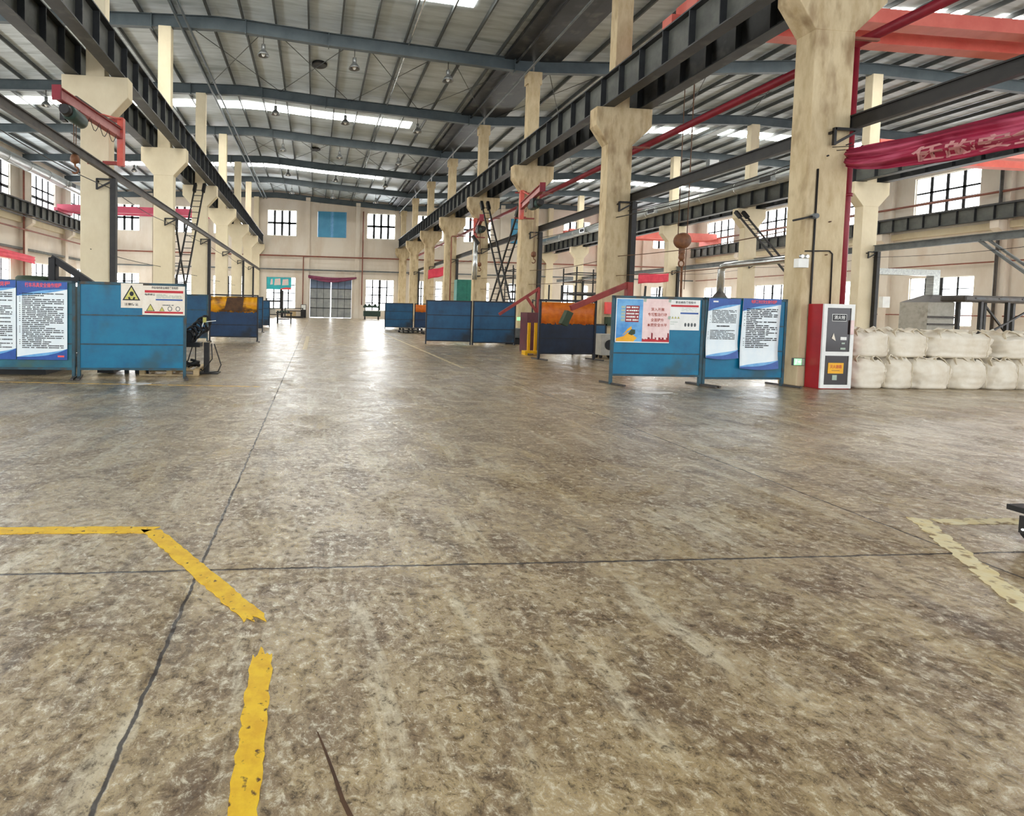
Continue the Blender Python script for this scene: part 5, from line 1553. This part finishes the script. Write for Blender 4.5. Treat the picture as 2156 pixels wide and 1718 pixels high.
r = thing('floor_tank', 'grey tank and dark trays on the floor behind the blue pair', 'tank', (8.6, 21.8, 0))
MB().box(8.1, 9.3, 21.4, 22.2, 0.25, 0.65).build('tank', 'greypipe', r, True, bevel=0.03)
MB().box(7.8, 9.5, 21.3, 22.3, 0.0, 0.22).build('tray', 'rubber', r, True)
r = thing('wall_exit_sign', 'tiny green exit sign on the third right column', 'sign', (9.7, 24.7, 1.0))
MB().box(9.55, 9.85, 24.62, 24.66, 0.92, 1.08).build('lit_panel', 'exitgreen', r, True)
MB().bar((9.85, 24.64, 1.0), (9.95, 24.92, 1.0), 0.03).build('arm', 'white', r, True)

# far end
rk = rack('black press frame before the left far window', -5.35, -3.55, 59.6, 60.6, 2.1, (0.3, 1.0, 1.75, 2.05), t=0.09)
MB().box(-3.75, -3.5, 59.7, 60.4, 0.0, 3.0).build('mast', 'black', rk, True)
MB().box(-5.2, -4.4, 59.7, 60.5, 0.35, 1.05).build('press_body', 'machw', rk, True)
rk = rack('low black rack with a crate before the left far window', -3.3, -1.35, 59.4, 60.6, 1.1, (0.12, 0.75, 1.05), t=0.08)
MB().box(-3.1, -2.1, 59.5, 60.4, 0.18, 0.72).build('crate', 'wood', rk, True)
MB().box(-3.5, -1.3, 59.3, 60.7, 0.0, 0.12).build('skid', 'black', rk, True)
r = thing('wall_panel_box', 'small white edged box on stand left of the far door', 'electrical box', (-1.2, 61.5, 0))
MB().box(-1.6, -1.0, 61.3, 61.7, 0.0, 1.5).build('stand', 'black', r, True)
MB().box(-1.55, -1.05, 61.27, 61.3, 0.9, 1.45).build('panel', 'white', r, True)
r = thing('tool_cart', 'dark green tool cart with pointed rack before the right far window', 'cart', (6.2, 59.0, 0))
MB().box(5.35, 7.2, 58.6, 59.4, 0.35, 0.95).build('body', 'greenm', r, True, bevel=0.05)
MB().prism([(5.3, 1.3), (7.2, 1.3), (7.2, 1.75), (6.85, 1.45), (6.65, 1.8), (6.3, 1.45), (5.95, 1.8), (5.75, 1.5), (5.55, 1.75), (5.3, 1.45)], 'Y', 58.9, 59.0).build('pointed_rack', 'greenm', r, True)
for xx in (5.5, 7.0):
    MB().box(xx - 0.04, xx + 0.04, 58.9, 59.0, 0.95, 1.35).build('rack_post', 'greenm', r, True)
    for yy in (58.75, 59.25): MB().lathe([(0.17, xx - 0.05), (0.17, xx + 0.05)], (0, yy, 0.17), 14, 'X').build('wheel', 'rubber', r, True)
    MB().box(xx - 0.06, xx + 0.06, 58.75, 59.25, 0.14, 0.36).build('axle_frame', 'black', r, True)
r = thing('parts_bench', 'dark bench with parts behind the blue left screens', 'bench', (-2.2, 41, 0))
MB().box(-2.9, -1.7, 40.6, 41.3, 0.75, 0.85).build('top', 'black', r, True)
for xx in (-2.8, -1.8):
    for yy in (40.7, 41.2): MB().box(xx - 0.04, xx + 0.04, yy - 0.04, yy + 0.04, 0, 0.76).build('leg', 'black', r, True)
MB().box(-2.8, -1.9, 40.65, 41.25, 0.3, 0.36).build('shelf', 'black', r, True)
mb = MB()
for i in range(5): mb.tube([(-2.8 + 0.2 * i, 40.7, 0.9), (-2.75 + 0.2 * i, 41.2, 0.9)], 0.06, 8)
mb.build('stacked_parts', 'greenm', r, True)

# bottom right corner: edge of a trolley
r = thing('black_caster', 'black caster wheel with a bright pin cut by the right frame edge', 'caster', (4.62, 2.93, 0))
MB().lathe([(0.02, 4.545), (0.07, 4.55), (0.08, 4.565), (0.08, 4.655), (0.07, 4.67), (0.02, 4.675)], (0, 2.93, 0.08), 20, 'X').build('wheel', 'rubber', r, True)
MB().box(4.6, 4.72, 2.85, 3.1, 0.165, 0.2).box(4.52, 4.54, 2.88, 2.98, 0.06, 0.17).box(4.68, 4.7, 2.88, 2.98, 0.06, 0.17).build('fork', 'black', r, True)
MB().tube([(4.4, 2.88, 0.12), (4.56, 2.93, 0.09)], 0.008, 8).build('pin', 'chrome', r, True)

MB().box(4.72, 5.5, 2.6, 2.98, 0.165, 0.2).build('deck', 'black', r, True)

# scratches worn into the floor
def scratch(lab, pts, w):
    P = [Vector((p[0], p[1])) for p in pts]
    L_, R_ = [], []
    for i, p in enumerate(P):
        d = (P[min(i + 1, len(P) - 1)] - P[max(i - 1, 0)]).normalized()
        n_ = Vector((-d.y, d.x)) * (w * (0.3 + 0.7 * i / (len(P) - 1)))
        L_.append(p + n_); R_.append(p - n_)
    tag(MB().prism([(q.x, q.y) for q in L_ + list(reversed(R_))], 'Z', 0.0004, 0.0015).build('floor_scratch', 'soot'), lab, 'scratch')
scratch('short dark gouge in the floor at the bottom of the frame', [(0.035, 1.72), (0.06, 1.64), (0.085, 1.55), (0.105, 1.47), (0.14, 1.38)], 0.008)
scratch('small dark nick in the floor right of the aisle middle', [(2.66, 5.02), (2.7, 4.9), (2.74, 4.76)], 0.008)
